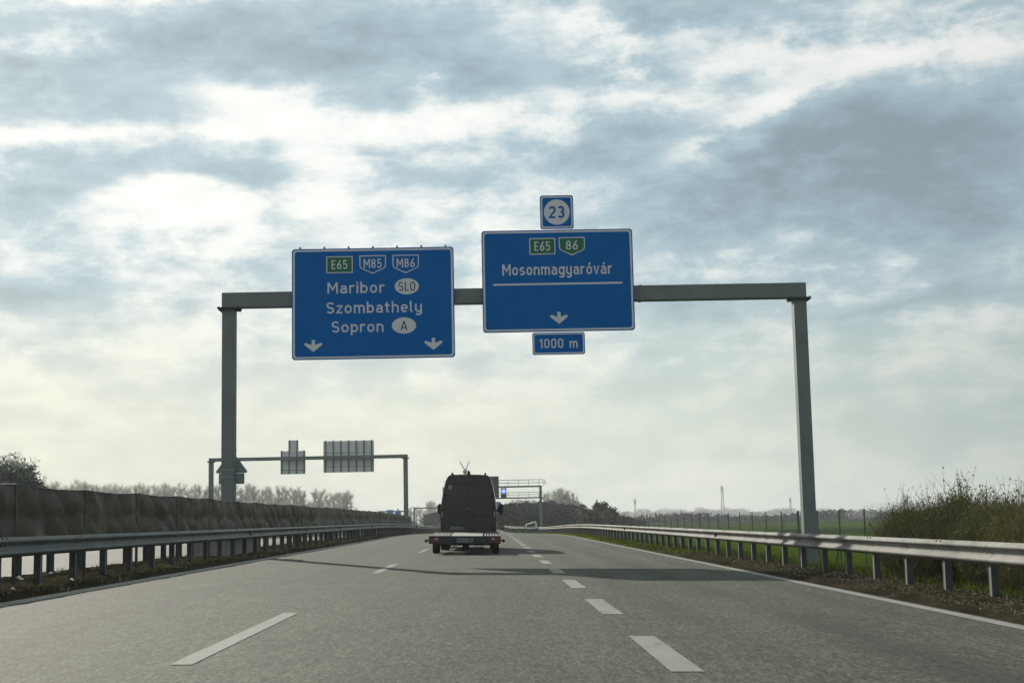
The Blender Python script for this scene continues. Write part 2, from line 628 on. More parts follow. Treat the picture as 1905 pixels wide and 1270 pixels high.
def gz(x, y):
    """ground height: cross-fall to the right, embankment, field; a slight dip far ahead"""
    xr = x - cx(y)
    if xr > 7.3:
        pts = [(7.3, -.15), (8.2, -.30), (9.5, -.52), (12, -.78), (15, -.92), (30, -1.0), (9999, -1.0)]
        z = -1.0
        for (a, za), (b, zb) in zip(pts, pts[1:]):
            if a <= xr <= b:
                z = za + (zb - za) * (xr - a) / (b - a)
                break
    elif xr > -9.3:
        z = -.0205 * xr
    elif xr > -21:
        z = .19 + .02 * (xr + 9.3)
    else:
        z = max(-.9, -.044 + (xr + 21) * .25)
    return z - .75 * sm(90, 215, y)


YS = [-40, -10] + [i for i in range(0, 60, 3)] + [i for i in range(60, 130, 5)] + [i for i in range(130, 400, 10)] + list(range(400, 900, 25)) + [900, 1000, 1200, 1500, 2000, 2600]
XS = [-2500, -900, -400, -200, -100, -60, -35, -24.5, -21, -16, -12, -9.3, -8, -6.2, -4, -2, 0, 2, 4, 5.6, 6.5, 7.3, 8.2, 9.5, 12, 15, 20, 30, 60, 100, 200, 400, 900, 2500]


def sheet(name, xfun, dz, material, ys, ncol=1, kind='structure'):
    """strip following the road: xfun(y) -> list of xr offsets"""
    b = MB()
    rows = []
    for y in ys:
        row = []
        for xr in xfun(y):
            x = xr + cx(y)
            row.append(len(b.v))
            b.v.append((x, y, gz(x, y) + dz))
        rows.append(row)
    for r1, r2 in zip(rows, rows[1:]):
        for i in range(len(r1) - 1):
            b.f.append((r1[i], r1[i + 1], r2[i + 1], r2[i]))
            b.mi.append(0)
    o = b.build(name, material)
    o['kind'] = kind
    return o


sheet('ground', lambda y: XS, -.03, 'field_grass', YS)


def right_edge(y):
    return 5.62 - 3.3 * sm(168, 222, y)


ROADY = [y for y in YS if y <= 1500]
sheet('carriageway', lambda y: [-6.55, -4, -2, 0, 2, right_edge(y)], 0.0, 'asphalt', ROADY)
sheet('opposite_carriageway', lambda y: [-21, -16, -12, -9.35], -.004, 'asphalt_light', ROADY)


# verge and median soil: fine uneven strips
def soil_strip(name, x0, x1, y0, y1, seed):
    b = MB()
    rr = random.Random(seed)
    ys = []
    y = y0
    while y < y1:
        ys.append(y)
        y += .35 if y < 40 else (.8 if y < 80 else 4.0)
    ys.append(y1)
    nx = 9
    idx = []
    for y in ys:
        row = []
        for i in range(nx):
            xr = x0 + (x1 - x0) * i / (nx - 1)
            x = xr + cx(y)
            edge = min(i, nx - 1 - i)
            h = -.012 if edge == 0 else .015 + rr.random() * .05
            row.append(len(b.v))
            b.v.append((x + (rr.uniform(-.05, .05) if edge else 0), y, gz(x, y) + h))
        idx.append(row)
    for r1, r2 in zip(idx, idx[1:]):
        for i in range(nx - 1):
            b.f.append((r1[i], r1[i + 1], r2[i + 1], r2[i]))
            b.mi.append(0)
    return tag(b.build(name, 'soil', smooth=True), kind='structure')


soil_strip('verge', 5.58, 7.6, -5, 160, 3)
soil_strip('median', -9.4, -6.5, -5, 420, 4)

# markings
sheet('edge_line', lambda y: [-6.50, -6.22], .005, 'road_paint', [y for y in ROADY if y <= 700])
sheet('edge_line', lambda y: [right_edge(y) - .28, right_edge(y) - .08], .005, 'road_paint', [y for y in ROADY if y <= 700])
sheet('edge_line', lambda y: [-9.62, -9.42], .002, 'road_paint', [y for y in ROADY if y <= 300])


def dashes(name, xc, w, starts, ln):
    b = MB()
    for s0 in starts:
        ys = [s0, s0 + ln / 2, s0 + ln]
        for a, c in zip(ys, ys[1:]):
            q = []
            for (xr, y) in ((xc - w / 2, a), (xc + w / 2, a), (xc + w / 2, c), (xc - w / 2, c)):
                x = xr + cx(y)
                q.append((x, y, gz(x, y) + .005))
            b.quad(*q)
    return tag(b.build(name, 'road_paint'), kind='structure')


dashes('lane_marking', -2.38, .175, [10.5 - 18 + 18.6 * i for i in range(0, 24)], 6.1)
dashes('lane_marking', 1.42, .245, [10.55 - 12.7 + 6.35 * i for i in range(0, 32)], 3.2)
dashes('lane_marking', -15.2, .15, [4 + 18 * i for i in range(0, 20)], 6.0)


# ------------------------------------------------------------------ lettering (single-stroke road-sign alphabet)
def arc(x, y, rx, ry, a0, a1, n=12):
    return [(x + rx * math.cos(R(a0 + (a1 - a0) * i / n)), y + ry * math.sin(R(a0 + (a1 - a0) * i / n))) for i in range(n + 1)]


def ell(x, y, rx, ry):
    return arc(x, y, rx, ry, 0, 360, 24)


def pill(x0, x1, z0, z1):
    r = (x1 - x0) / 2
    xm = (x0 + x1) / 2
    p = arc(xm, z1 - r * 1.1, r, r * 1.1, 0, 180, 12) + arc(xm, z0 + r * 1.1, r, r * 1.1, 180, 360, 12)
    return p + [p[0]]


O_ = ell(.28, .365, .21, .295)
GL = {
    ' ': (.35, []),
    'M': (.78, [[(.07, 0), (.07, 1)], [(.71, 0), (.71, 1)], [(.08, .98), (.39, .34), (.70, .98)]]),
    'N': (.66, [[(.07, 0), (.07, 1)], [(.59, 0), (.59, 1)], [(.08, .97), (.58, .03)]]),
    'S': (.6, [arc(.3, .715, .225, .215, 28, 270, 16) + arc(.3, .285, .23, .215, 90, -152, 16)[1:]]),
    'E': (.5, [[(.07, 0), (.07, 1)], [(.07, .93), (.48, .93)], [(.07, .51), (.44, .51)], [(.07, .07), (.48, .07)]]),
    'L': (.48, [[(.07, 1), (.07, .07), (.48, .07)]]),
    'O': (.6, [pill(.07, .53, .07, .93)]),
    'A': (.66, [[(.06, 0), (.33, .98)], [(.60, 0), (.33, .98)], [(.16, .27), (.5, .27)]]),
    '0': (.58, [pill(.08, .50, .07, .93)]),
    '1': (.36, [[(.26, 0), (.26, 1)], [(.27, .94), (.04, .74)]]),
    '2': (.58, [arc(.29, .70, .21, .23, 165, -30, 14) + [(.08, .07), (.54, .07)]]),
    '3': (.58, [arc(.28, .715, .20, .215, 150, -90, 14), arc(.28, .285, .215, .215, 90, -152, 14)]),
    '5': (.58, [[(.50, .93), (.13, .93), (.11, .50)] + arc(.27, .33, .225, .26, 120, -150, 16)]),
    '6': (.58, [ell(.29, .30, .21, .23), [(.44, 1.0), (.16, .53), (.085, .32)]]),
    '7': (.54, [[(.04, .93), (.5, .93), (.2, 0)]]),
    '8': (.58, [ell(.29, .725, .185, .205), ell(.29, .285, .215, .215)]),
    'a': (.54, [[(.46, 0), (.46, .45)] + arc(.27, .46, .19, .20, 0, 155, 10), [(.46, .40), (.24, .40)] + arc(.23, .235, .155, .165, 90, 270, 10) + [(.46, .10)]]),
    'b': (.56, [[(.07, 0), (.07, 1.02)], O_]),
    'e': (.56, [[(.09, .37), (.48, .37)], arc(.28, .365, .21, .295, 0, 318, 22)]),
    'g': (.56, [O_, [(.49, .73), (.49, -.05)] + arc(.28, -.05, .21, .16, 0, -150, 10)]),
    'h': (.54, [[(.07, 0), (.07, 1.02)], arc(.27, .46, .2, .2, 180, 0, 12) + [(.47, 0)]]),
    'i': (.14, [[(.07, 0), (.07, .73)], [(.07, .85), (.07, 1.0)]]),
    'l': (.24, [[(.07, 1.02), (.07, .2)] + arc(.2, .2, .13, .13, 180, 270, 6)]),
    'm': (.84, [[(.07, 0), (.07, .73)], arc(.245, .48, .175, .18, 180, 0, 12) + [(.42, 0)], arc(.595, .48, .175, .18, 180, 0, 12) + [(.77, 0)]]),
    'n': (.54, [[(.07, 0), (.07, .73)], arc(.27, .46, .2, .2, 180, 0, 12) + [(.47, 0)]]),
    'o': (.56, [O_]),
    'p': (.56, [[(.07, -.27), (.07, .73)], O_]),
    'r': (.40, [[(.07, 0), (.07, .73)], arc(.28, .44, .21, .22, 180, 60, 10)]),
    's': (.50, [arc(.25, .515, .175, .145, 28, 270, 14) + arc(.25, .215, .185, .15, 90, -152, 14)[1:]]),
    't': (.38, [[(.16, .95), (.16, .22)] + arc(.30, .22, .14, .15, 180, 275, 8), [(0, .66), (.36, .66)]]),
    'v': (.52, [[(.05, .73), (.26, .02), (.47, .73)]]),
    'y': (.54, [[(.07, .73), (.07, .28)] + arc(.27, .28, .2, .21, 180, 360, 12), [(.47, .73), (.47, -.05)] + arc(.26, -.05, .21, .16, 0, -150, 10)]),
    'z': (.50, [[(.04, .66), (.43, .66), (.07, .07), (.47, .07)]]),
}
GL['ó'] = (.56, GL['o'][1] + [[(.25, .83), (.38, 1.03)]])
GL['á'] = (.54, GL['a'][1] + [[(.24, .83), (.37, 1.03)]])


def text(parent, name, s, xc, zb, cap, width, y, material, th=.14, track=.14):
    """lettering centred at xc, baseline zb, squeezed to the given width"""
    adv = sum(GL[c][0] + track for c in s) - track
    kx = width / (adv * cap)
    b = MB()
    x = 0.0
    k = 0
    for c in s:
        w, strokes = GL[c]
        for st in strokes:
            pts = [((p[0] + x) * cap * kx - width / 2 + xc, p[1] * cap + zb) for p in st]
            b.ribbon(pts, th * cap * min(1.0, (1 + kx) / 2), y - .0006 * k)
            k = (k + 1) % 5
        x += w + track
    return b.build(name, material, parent)


def rrect(x0, x1, z0, z1, r, n=6):
    p = []
    for (x, z, a) in ((x1 - r, z1 - r, 0), (x0 + r, z1 - r, 90), (x0 + r, z0 + r, 180), (x1 - r, z0 + r, 270)):
        p += arc(x, z, r, r, a, a + 90, n)
    return p


def shieldpoly(x0, x1, z0, z1, r):
    """flat top, straight sides, rounded lower corners, blunt tip"""
    xm = (x0 + x1) / 2
    h = z1 - z0
    zs = z0 + h * .27
    return [(x1, z1), (x0, z1), (x0, zs + r)] + [(x0 + r * .2, zs + r * .35), (x0 + r * .7, zs - r * .05)] + [(xm - .02, z0), (xm + .02, z0)] + \
        [(x1 - r * .7, zs - r * .05), (x1 - r * .2, zs + r * .35), (x1, zs + r)]


def panel(root, w, h, bm_, bl, rad):
    """blue panel with a white border line; local origin is the panel's centre, face towards -y"""
    b = MB()
    b.poly(rrect(-w / 2, w / 2, -h / 2, h / 2, rad), 0, .03)
    face = b.build('panel', 'sign_blue', root)
    b = MB()
    a, c = bm_, bm_ + bl
    b.ring(rrect(-w / 2 + a, w / 2 - a, -h / 2 + a, h / 2 - a, rad), rrect(-w / 2 + c, w / 2 - c, -h / 2 + c, h / 2 - c, rad * .8), -.003)
    b.build('border', 'sign_white', root)
    return face


def badge(root, xc, zc, w, h, txt, shape, fill, tw, cap, dz=0.0):
    b = MB()
    ln = .030
    if shape == 'rect':
        b.poly(rrect(xc - w / 2, xc + w / 2, zc - h / 2, zc + h / 2, .012, 2), -.003)
    else:
        b.poly(shieldpoly(xc - w / 2, xc + w / 2, zc - h / 2, zc + h / 2, .10), -.003)
    o = b.build('route_shield', 'sign_white', root)
    b = MB()
    if shape == 'rect':
        b.poly(rrect(xc - w / 2 + ln, xc + w / 2 - ln, zc - h / 2 + ln, zc + h / 2 - ln, .01, 2), -.006)
    else:
        b.poly(shieldpoly(xc - w / 2 + ln, xc + w / 2 - ln, zc - h / 2 + ln * 1.15, zc + h / 2 - ln, .085), -.006)
    b.build('shield_field', fill, o)
    text(o, 'lettering', txt, xc, zc - cap / 2 + dz, cap, tw, -.009, 'sign_white', .135)


def arrow(root, xc, zc, w, h):
    s, t = w / 165.0, h / 108.0
    pts = [(-15, 0), (-15, 46), (-66, 26), (-76, 28), (-82, 36), (-79, 46), (0, 108), (79, 46), (82, 36), (76, 28), (66, 26), (15, 46), (15, 0)]
    b = MB()
    b.poly([(xc + p[0] * s, zc + h / 2 - p[1] * t) for p in pts], -.003)
    b.build('arrow', 'sign_white', root)


def struts(root, w, h, n, extra=.06, base=-1):
    for i in range(n):
        x = -w / 2 + w * (.05 + .9 * i / (n - 1))
        b = MB()
        b.box(x - .03, x + .03, .032, .10, -h / 2 + .02, h / 2 + extra)
        b.build('mounting_strut', 'galvanized', root)


# ------------------------------------------------------------------ main sign gantry
GY = 44.5
pl_t = at(427, 566, GY)
pr_t = at(1485.5, 549, GY)
XL, XR = pl_t.x, pr_t.x
zb0 = (at(960, 564, GY).z)                    # underside of the beam
zb1 = (at(960, 536.5, GY).z)


def box_gantry(y, xl, xr, zu, zt, zgl, zgr, pw, label, cat, bd=.40, group=None, footing=False):
    root = empty('sign_gantry', ((xl + xr) / 2, y, min(zgl, zgr)), label, cat, group)
    ox, oz = root.location.x, root.location.z
    for x, zg in ((xl, zgl), (xr, zgr)):
        b = MB()
        b.bbox(x - pw / 2 - ox, x + pw / 2 - ox, -pw / 2, pw / 2, zg - oz - .3, zu - oz - .03, .012)
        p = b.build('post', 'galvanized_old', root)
        b = MB()
        b.box(x - pw * .85 - ox, x + pw * .85 - ox, -pw * .8, pw * .8, zu - oz - .0295, zu - oz - .002)
        b.box(x - pw * .8 - ox, x + pw * .8 - ox, -pw * .75, pw * .75, zu - oz - .065, zu - oz - .03)
        for sx in (-.72, .72):
            for sy in (-.6, 0, .6):
                b.tube((x + sx * pw - ox, sy * pw, zu - oz - .10), (x + sx * pw - ox, sy * pw, zu - oz + .04), .018, n=6)
        b.build('flange', 'post_steel', p)
    b = MB()
    b.bbox(xl - pw / 2 - ox - .01, xr + pw / 2 - ox + .01, -bd / 2, bd / 2, zu - oz, zt - oz, .012)
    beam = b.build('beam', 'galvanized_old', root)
    L = xr - xl
    for fx in (.30, .72):
        b = MB()
        x = xl + L * fx - ox
        b.box(x - .04, x - .003, -bd / 2 - .022, bd / 2 + .02, zu - oz - .015, zt - oz + .015)
        b.box(x + .003, x + .04, -bd / 2 - .022, bd / 2 + .02, zu - oz - .015, zt - oz + .015)
        b.build('splice_flange', 'galvanized_old', beam)
    return root


gan = box_gantry(GY, XL, XR, zb0, zb1, gz(XL, GY), gz(XR, GY), .40, 'tall grey steel box gantry spanning the near road and carrying the blue signs', 'gantry')
b = MB()
b.bbox(XL - gan.location.x - .55, XL - gan.location.x + .42, -2.6, 3.2, gz(XL, GY) - gan.location.z - .2, gz(XL, GY) - gan.location.z + .52, .03)
b.build('footing', 'concrete', gan)

SY = GY - .36                                   # sign faces stand in front of the beam


def sign_root(name, corners, label, cat='road sign', group=None):
    """corners: photo pixels of the four panel corners; returns root at the panel centre plus its size"""
    tl, tr, br, bl = [at(px, py, SY) for px, py in corners]
    x = (tl.x + tr.x + br.x + bl.x) / 4
    z = (tl.z + tr.z + br.z + bl.z) / 4
    w = ((tr.x - tl.x) + (br.x - bl.x)) / 2
    h = ((tl.z - bl.z) + (tr.z - br.z)) / 2
    return empty(name, (x, SY, z), label, cat, group), w, h


# left sign
s1, W, H = sign_root('direction_sign', [(541.5, 465), (843.5, 457.5), (847, 663.5), (544.5, 670.5)],
                     'large blue motorway sign reading Maribor, Szombathely, Sopron with two down arrows')
panel(s1, W, H, .035, .055, .10)
struts(s1, W, H, 7, .07)


def U(u):
    return (u - .5) * W


def V(v):
    return (.5 - v) * H


badge(s1, U(.294), V(.147), W * .163, H * .152, 'E65', 'rect', 'sign_green', .50, .29)
badge(s1, U(.499), V(.150), W * .163, H * .165, 'M85', 'shield', 'sign_blue', .57, .29, .03)
badge(s1, U(.703), V(.150), W * .163, H * .165, 'M86', 'shield', 'sign_blue', .57, .29, .03)
text(s1, 'lettering', 'Maribor', U(.395), V(.408), .355, W * .353, -.004, 'sign_white')
text(s1, 'lettering', 'Szombathely', U(.506), V(.588), .355, W * .588, -.004, 'sign_white')
text(s1, 'lettering', 'Sopron', U(.403), V(.760), .355, W * .32, -.004, 'sign_white')
for (u, v, t, tw) in ((.708, .354, 'SLO', .53), (.688, .707, 'A', .225)):
    b = MB()
    b.poly(arc(U(u), V(v), W * .0745, H * .073, 0, 360, 40)[:-1], -.004)
    o = b.build('country_oval', 'sign_white', s1)
    text(o, 'lettering', t, U(u), V(v) - .145, .29, tw, -.008, 'sign_black', .125)
arrow(s1, U(.131), V(.876), W * .112, H * .107)
arrow(s1, U(.868), V(.876), W * .112, H * .107)

# right sign
s2, W, H = sign_root('direction_sign', [(895.5, 430.5), (1177, 424.5), (1180.5, 613.5), (898.5, 619.5)],
                     'large blue exit sign reading Mosonmagyaróvár above a single down arrow')
panel(s2, W, H, .035, .055, .10)
struts(s2, W, H, 6, -.03)
# zoom coords: corners (60,315),(1178,297),(1192,1048),(72,1068)
def uv2(x, y):
    return (x - 60 - (y - 315) * 13 / 752) / 1119, (y - 315 + (x - 60) * 19 / 1118) / 752
def at2(x, y):
    u, v = uv2(x, y)
    return U(u), V(v)
x_, z_ = at2(512, 428)
badge(s2, x_, z_, W * .172, H * .162, 'E65', 'rect', 'sign_green', .50, .30)
x_, z_ = at2(731, 427)
badge(s2, x_, z_, W * .172, H * .178, '86', 'shield', 'sign_green', .39, .29, .03)
x_, z_ = at2(622, 640)
text(s2, 'lettering', 'Mosonmagyaróvár', x_, z_ + .005, .36, W * .725, -.004, 'sign_white', .145, .15)
x_, z_ = at2(626, 706)
b = MB()
b.box(x_ - W * .427, x_ + W * .427, -.004, -.001, z_ - .028, z_ + .028)
b.build('divider_line', 'sign_white', s2)
b = MB()
b.box(-W / 2 + .02, W / 2 - .02, -.0085, -.0078, z_ + .42, z_ + .427)
b.build('panel_seam', 'sign_black', s2)
x_, z_ = at2(632, 957)
arrow(s2, x_, z_, W * .117, H * .117)

# exit number plate and distance plate
s3, W, H = sign_root('exit_number_sign', [(1004, 364), (1066, 363), (1067.5, 425), (1005.5, 426.5)], 'small square blue sign with 23 in a white disc atop the exit sign')
panel(s3, W, H, .03, .045, .08)
b = MB()
b.poly(arc(0, 0, W * .385, W * .385, 0, 360, 48)[:-1], -.004)
o = b.build('disc', 'sign_white', s3)
text(o, 'lettering', '23', -.005, -.19, .38, .50, -.008, 'sign_blue', .175)
struts(s3, W, H, 2, -.03)
s4, W, H = sign_root('distance_sign', [(990, 619), (1087.5, 617), (1089, 658), (991, 660.5)], 'small blue plate reading 1000 m hanging under the exit sign')
panel(s4, W, H, .025, .04, .07)
text(s4, 'lettering', '1000 m', -.01, -.145, .30, 1.20, -.004, 'sign_white', .14, .15)
struts(s4, W, H, 2, -.03)

# triangular sign seen from behind, strapped to the left post
ty = GY + .24
ap, bl_, br_ = at(431, 838, ty), at(401, 880, ty), at(460, 879.5, ty)
t = empty('warning_sign', (ap.x, ty, bl_.z), 'grey back of a triangular sign and square plate strapped to the left gantry post', 'road sign')
b = MB()
wd, hh = (br_.x - bl_.x) / 2, ap.z - bl_.z
tri = []
for (x, z, a0) in ((-wd + .05, .04, 150), (wd - .05, .04, 270), (0, hh - .05, 30)):
    tri += [(x + .045 * math.cos(R(a0 + q)), z + .045 * math.sin(R(a0 + q))) for q in (0, 40, 80, 120)]
b.poly(tri, 0, .012)
b.build('triangle_plate', 'sign_back_dark', t)
b = MB()
pz = at(430, 900, ty).z - bl_.z
b.poly(rrect(-.40, .40, pz, -.01, .03), .0005, .012)
b.build('supplementary_plate', 'sign_back_dark', t)
for py in (836, 873.5, 887):
    z = at(425, py, GY - .2).z - bl_.z
    b = MB()
    b.box(-.215 + XL - ap.x, .215 + XL - ap.x, -.445, -.441, z - .012, z + .012)
    b.box(.211 + XL - ap.x, .215 + XL - ap.x, -.4405, -.02, z - .012, z + .012)
    b.box(-.215 + XL - ap.x, -.211 + XL - ap.x, -.4405, -.02, z - .012, z + .012)
    b.build('strap', 'rail_steel', t)


# ------------------------------------------------------------------ guardrails
def wbeam_profile():
    # (offset from the road face, height) of a W-beam, top to bottom, height .31
    return [(.012, .155), (.0, .150), (-.045, .120), (-.06, .098), (-.058, .080), (.006, .045), (.018, .022), (.018, -.022), (.006, -.045), (-.058, -.080), (-.06, -.098), (-.045, -.120), (.0, -.150), (.012, -.155)]


def guardrail(side, x0, y0, y1, label, ztop, posts_face, xfun=None, nmax=100, group=None, reflect=(), spacing=2.0, yoff=0.0, steel='rail_steel'):
    """side=+1: face looks to -x (rail on the right of its road)"""
    xf = xfun or (lambda y: x0 + cx(y))
    root = empty('guardrail', (xf(y0), y0, gz(xf(y0), y0)), label, 'guardrail', group)
    o = root.location
    b = MB()
    prof = wbeam_profile()
    y = y0
    ys = []
    while y < y1 - .01:
        ys.append(y)
        y += 4.0 if xfun is None or y > 160 else 2.0
    ys.append(y1)
    rows = []
    zc = ztop - .155
    for yy in ys:
        row = []
        X = xf(yy)
        Z = gz(X, yy) + zc
        for (d, h) in prof:
            row.append(len(b.v))
            b.v.append((X + side * d - o.x, yy - o.y, Z + h - o.z))
        rows.append(row)
    for r1, r2 in zip(rows, rows[1:]):
        for i in range(len(prof) - 1):
            b.f.append((r1[i], r2[i], r2[i + 1], r1[i + 1]))
            b.mi.append(0)
    # lap joints: a slightly proud short sleeve every 4 m
    for yy in ys[1:-1]:
        if yy > 130:
            break
        X = xf(yy)
        rw = []
        for ya in (yy - .16, yy + .16):
            Z = gz(X, ya) + zc
            rw.append([len(b.v) + i for i in range(len(prof))])
            for (d, h) in prof:
                b.v.append((X + side * (d - .004) - o.x, ya - o.y, Z + h - o.z))
        for i in range(len(prof) - 1):
            b.f.append((rw[0][i], rw[1][i], rw[1][i + 1], rw[0][i + 1]))
            b.mi.append(0)
    beam = b.build('rail_beam', steel, root, smooth=True)
    # bolts
    b = MB()
    k = 0
    yy = y0 + yoff
    pys = []
    while yy < y1:
        pys.append(yy)
        yy += spacing
    for yy in pys:
        if yy > 75:
            break
        X = xf(yy)
        Z = gz(X, yy) + zc
        for dy in (-.10, .10):
            for dzz in (.03, ) if abs(((yy - y0 - yoff) / spacing) % 2) < .5 else (.03, .135):
                xx = X + side * (-.006 if dzz < .1 else -.03) - o.x
                b.tube((xx, yy + dy - o.y, Z + dzz - o.z), (xx - side * .016, yy + dy - o.y, Z + dzz - o.z), .014, n=6)
    if b.v:
        tag(b.build('bolts', 'bolt_dark', beam), kind='stuff')
    # posts: sigma section, one mesh shared
    proto = None
    vis = pys[:nmax]
    for yy in vis:
        X = xf(yy)
        Z = gz(X, yy)
        if proto is None:
            pb = MB()
            s_ = side
            xa, xb = (.012, .022) if s_ > 0 else (-.022, -.012)
            def bx(a, c, *r):
                pb.box(min(a, c), max(a, c), *r)
            H_ = ztop - .04
            pb.k = 1
            bx(s_ * .02, s_ * .030, -.055, -.0005, -.2, H_)       # lip at the road, paler steel paints in its sunlit edge
            pb.k = 0
            bx(s_ * .02, s_ * .15, .0, .006, -.2, H_)             # web facing the driver
            bx(s_ * .142, s_ * .15, .0065, .05, -.2, H_)          # back flange
            bx(s_ * .02, s_ * .026, .0065, .05, -.2, H_)          # front flange
            proto = pb.build('post', ['post_steel', steel], root)
            proto.location = (X - o.x, yy - o.y, Z - o.z)
        else:
            copy_child(proto, root, (X - o.x, yy - o.y, Z - o.z))
    rest = pys[nmax:]
    if rest:
        pb = MB()
        for yy in rest:
            X = xf(yy)
            Z = gz(X, yy)
            pb.box(X - .06 - o.x, X + .06 - o.x, yy - .03 - o.y, yy + .03 - o.y, Z - .2 - o.z, Z + ztop - .05 - o.z)
        tag(pb.build('post', 'post_steel', root), kind='stuff')
    rp = None
    for yy in reflect:
        X = xf(yy)
        Z = gz(X, yy) + zc
        if rp is None:
            b = MB()
            b.bbox(-.03, .03, -.045, .045, -.055, .055, .012)
            rp = b.build('reflector', 'reflector', root)
            rp.location = (X - side * .02 - o.x, yy - o.y, Z - o.z)
        else:
            copy_child(rp, root, (X - side * .02 - o.x, yy - o.y, Z - o.z))
    return root


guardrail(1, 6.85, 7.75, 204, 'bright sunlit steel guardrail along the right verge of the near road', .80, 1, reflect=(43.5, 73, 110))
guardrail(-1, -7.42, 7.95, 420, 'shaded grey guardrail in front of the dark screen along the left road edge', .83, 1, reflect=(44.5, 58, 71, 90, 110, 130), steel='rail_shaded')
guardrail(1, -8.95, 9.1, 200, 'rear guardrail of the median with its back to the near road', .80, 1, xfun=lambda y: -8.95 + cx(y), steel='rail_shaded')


def rail_b(y):
    # right rail beyond the end of the extra lane
    return cx(y) + 3.35 + 2.6 * (1 - sm(205, 228, y))


guardrail(1, 0, 209, 600, 'distant guardrail bending left beyond the white frame at the lane end', .80, 1, xfun=rail_b, nmax=60)

# white tilted frame at the end of the right guardrail
fy = 206.5
p0, p1 = at(976, 984.5, fy), at(1001, 984.5, fy)
fr = empty('barrier_terminal', ((p0.x + p1.x) / 2, fy, p0.z), 'white tilted steel frame at the far end of the right guardrail', 'barrier end')
b = MB()
q = [at(px, py, fy) - fr.location for px, py in ((978, 976), (996.5, 970), (998, 981.5), (979.5, 982.5))]
for i in range(4):
    b.tube(q[i], q[(i + 1) % 4], .11, n=8)
b.build('frame', 'white_steel', fr)
b = MB()
ql = [at(px, py, fy + .12) - fr.location for px, py in ((976, 979), (1001, 977.5), (1001, 982), (977, 983.5))]
b.add(ql + [p + Vector((0, .06, 0)) for p in ql], [(3, 2, 1, 0), (4, 5, 6, 7), (0, 1, 5, 4), (1, 2, 6, 5), (2, 3, 7, 6), (3, 0, 4, 7)])
b.build('rail_plate', 'rail_steel', fr)
b = MB()
for px in (981, 995):
    g0 = at(px, 983, fy + .2) - fr.location
    b.box(g0.x - .06, g0.x + .06, g0.y - .05, g0.y + .05, gz(fr.location.x, fy) - fr.location.z - .2, g0.z)
b.build('leg', 'post_steel', fr)

# grey frame at the end of the left screen
fy = 143
fl = empty('barrier_terminal', (at(769, 975, fy).x, fy, gz(-7.4, fy)), 'small grey tilted frame where the dark median screen ends', 'barrier end')
b = MB()
q = [at(px, py, fy) - fl.location for px, py in ((766, 969.5), (775, 970.5), (775, 976), (764.5, 974))]
for i in range(4):
    b.tube(q[i], q[(i + 1) % 4], .05, n=8)
mid0, mid1 = (q[0] + q[3]) / 2, (q[1] + q[2]) / 2
b.tube(mid0, mid1, .04, n=8)
b.build('frame', 'rail_steel', fl)
b = MB()
for p in (q[2], q[3]):
    b.tube(p - Vector((0, 0, .05)), (p.x, p.y, -.2), .05, n=8)
b.build('leg', 'post_steel', fl)


# ------------------------------------------------------------------ fabric anti-glare screen on the median
def screen():
    x0 = -7.66
    root = empty('glare_screen', (x0, 3.3, gz(x0, 3.3)), 'long dark billowing fabric screen standing behind the left guardrail', 'screen')
    o = root.location
    ph = None
    y = 3.3
    i = 0
    rr = random.Random(11)
    joints = []
    while y < 140:
        joints.append(y)
        y += 4.0
    tops = [1.66 + rr.uniform(-.02, .02) for _ in joints]
    for i, y in enumerate(joints):
        Z = gz(x0, y)
        if ph is None:
            b = MB()
            b.box(-.045, .0, -.035, .035, -.1, 1.655)
            ph = b.build('screen_post', 'trailer_black', root)
            ph.location = (0, y - o.y, Z - o.z)
        else:
            copy_child(ph, root, (0, y - o.y, Z - o.z))
    for i in range(len(joints) - 1):
        y0, y1 = joints[i] + .05, joints[i + 1] - .05
        nx, nz = (40, 20) if y0 < 60 else (20, 10)
        b = MB()
        z0 = .60
        bul = []
        for c in range(3):
            for r in range(2):
                bul.append(((c + .5 + rr.uniform(-.22, .22)) / 3, (r + .5 + rr.uniform(-.13, .13)) / 2, rr.uniform(.05, .15), rr.uniform(.1, 1.1), rr.uniform(.13, .23), rr.uniform(.22, .36)))
        idx = []
        for k in range(nz + 1):
            v = k / nz
            row = []
            for j in range(nx + 1):
                u = j / nx
                yy = y0 + (y1 - y0) * u
                Z = gz(x0, yy)
                zt = tops[i] * (1 - u) + tops[i + 1] * u - .035 * math.sin(math.pi * u) + .008 * math.sin(u * 18.8)
                d = 0
                for (bu, bv, a, sk, sx_, sy_) in bul:
                    du = (u - bu + sk * (v - bv) * .35) / sx_
                    dv = (v - bv) / sy_
                    q = du * du + dv * dv
                    d = max(d, a * (1 - q) ** .9) if q < 1 else d
                pin = min(1, u * 14, (1 - u) * 14)
                d = d * pin - .02 * abs(math.sin(u * 9.4)) * (1 - abs(v - .5)) + .006 * math.sin(u * 31 + v * 14 + i) + .005 * math.sin(u * 53 - v * 21 + 2 * i)
                row.append(len(b.v))
                b.v.append((d - .01, yy - o.y, Z + z0 + (zt - z0) * v - o.z))
            idx.append(row)
        for r1, r2 in zip(idx, idx[1:]):
            for j in range(nx):
                b.f.append((r1[j], r1[j + 1], r2[j + 1], r2[j]))
                b.mi.append(0)
        b.build('fabric_panel', 'screen_fabric', root, smooth=True)
    b = MB()
    pts = []
    for i in range(len(joints) - 1):
        for u in (0, .25, .5, .75):
            y = joints[i] + 4 * u
            zt = tops[i] * (1 - u) + tops[i + 1] * u - .035 * math.sin(math.pi * u)
            pts.append((-.01, y - o.y, gz(x0, y) + zt + .004 - o.z))
    b.path(pts, .012, 5)
    b.build('top_cable', 'trailer_black', root)


screen()

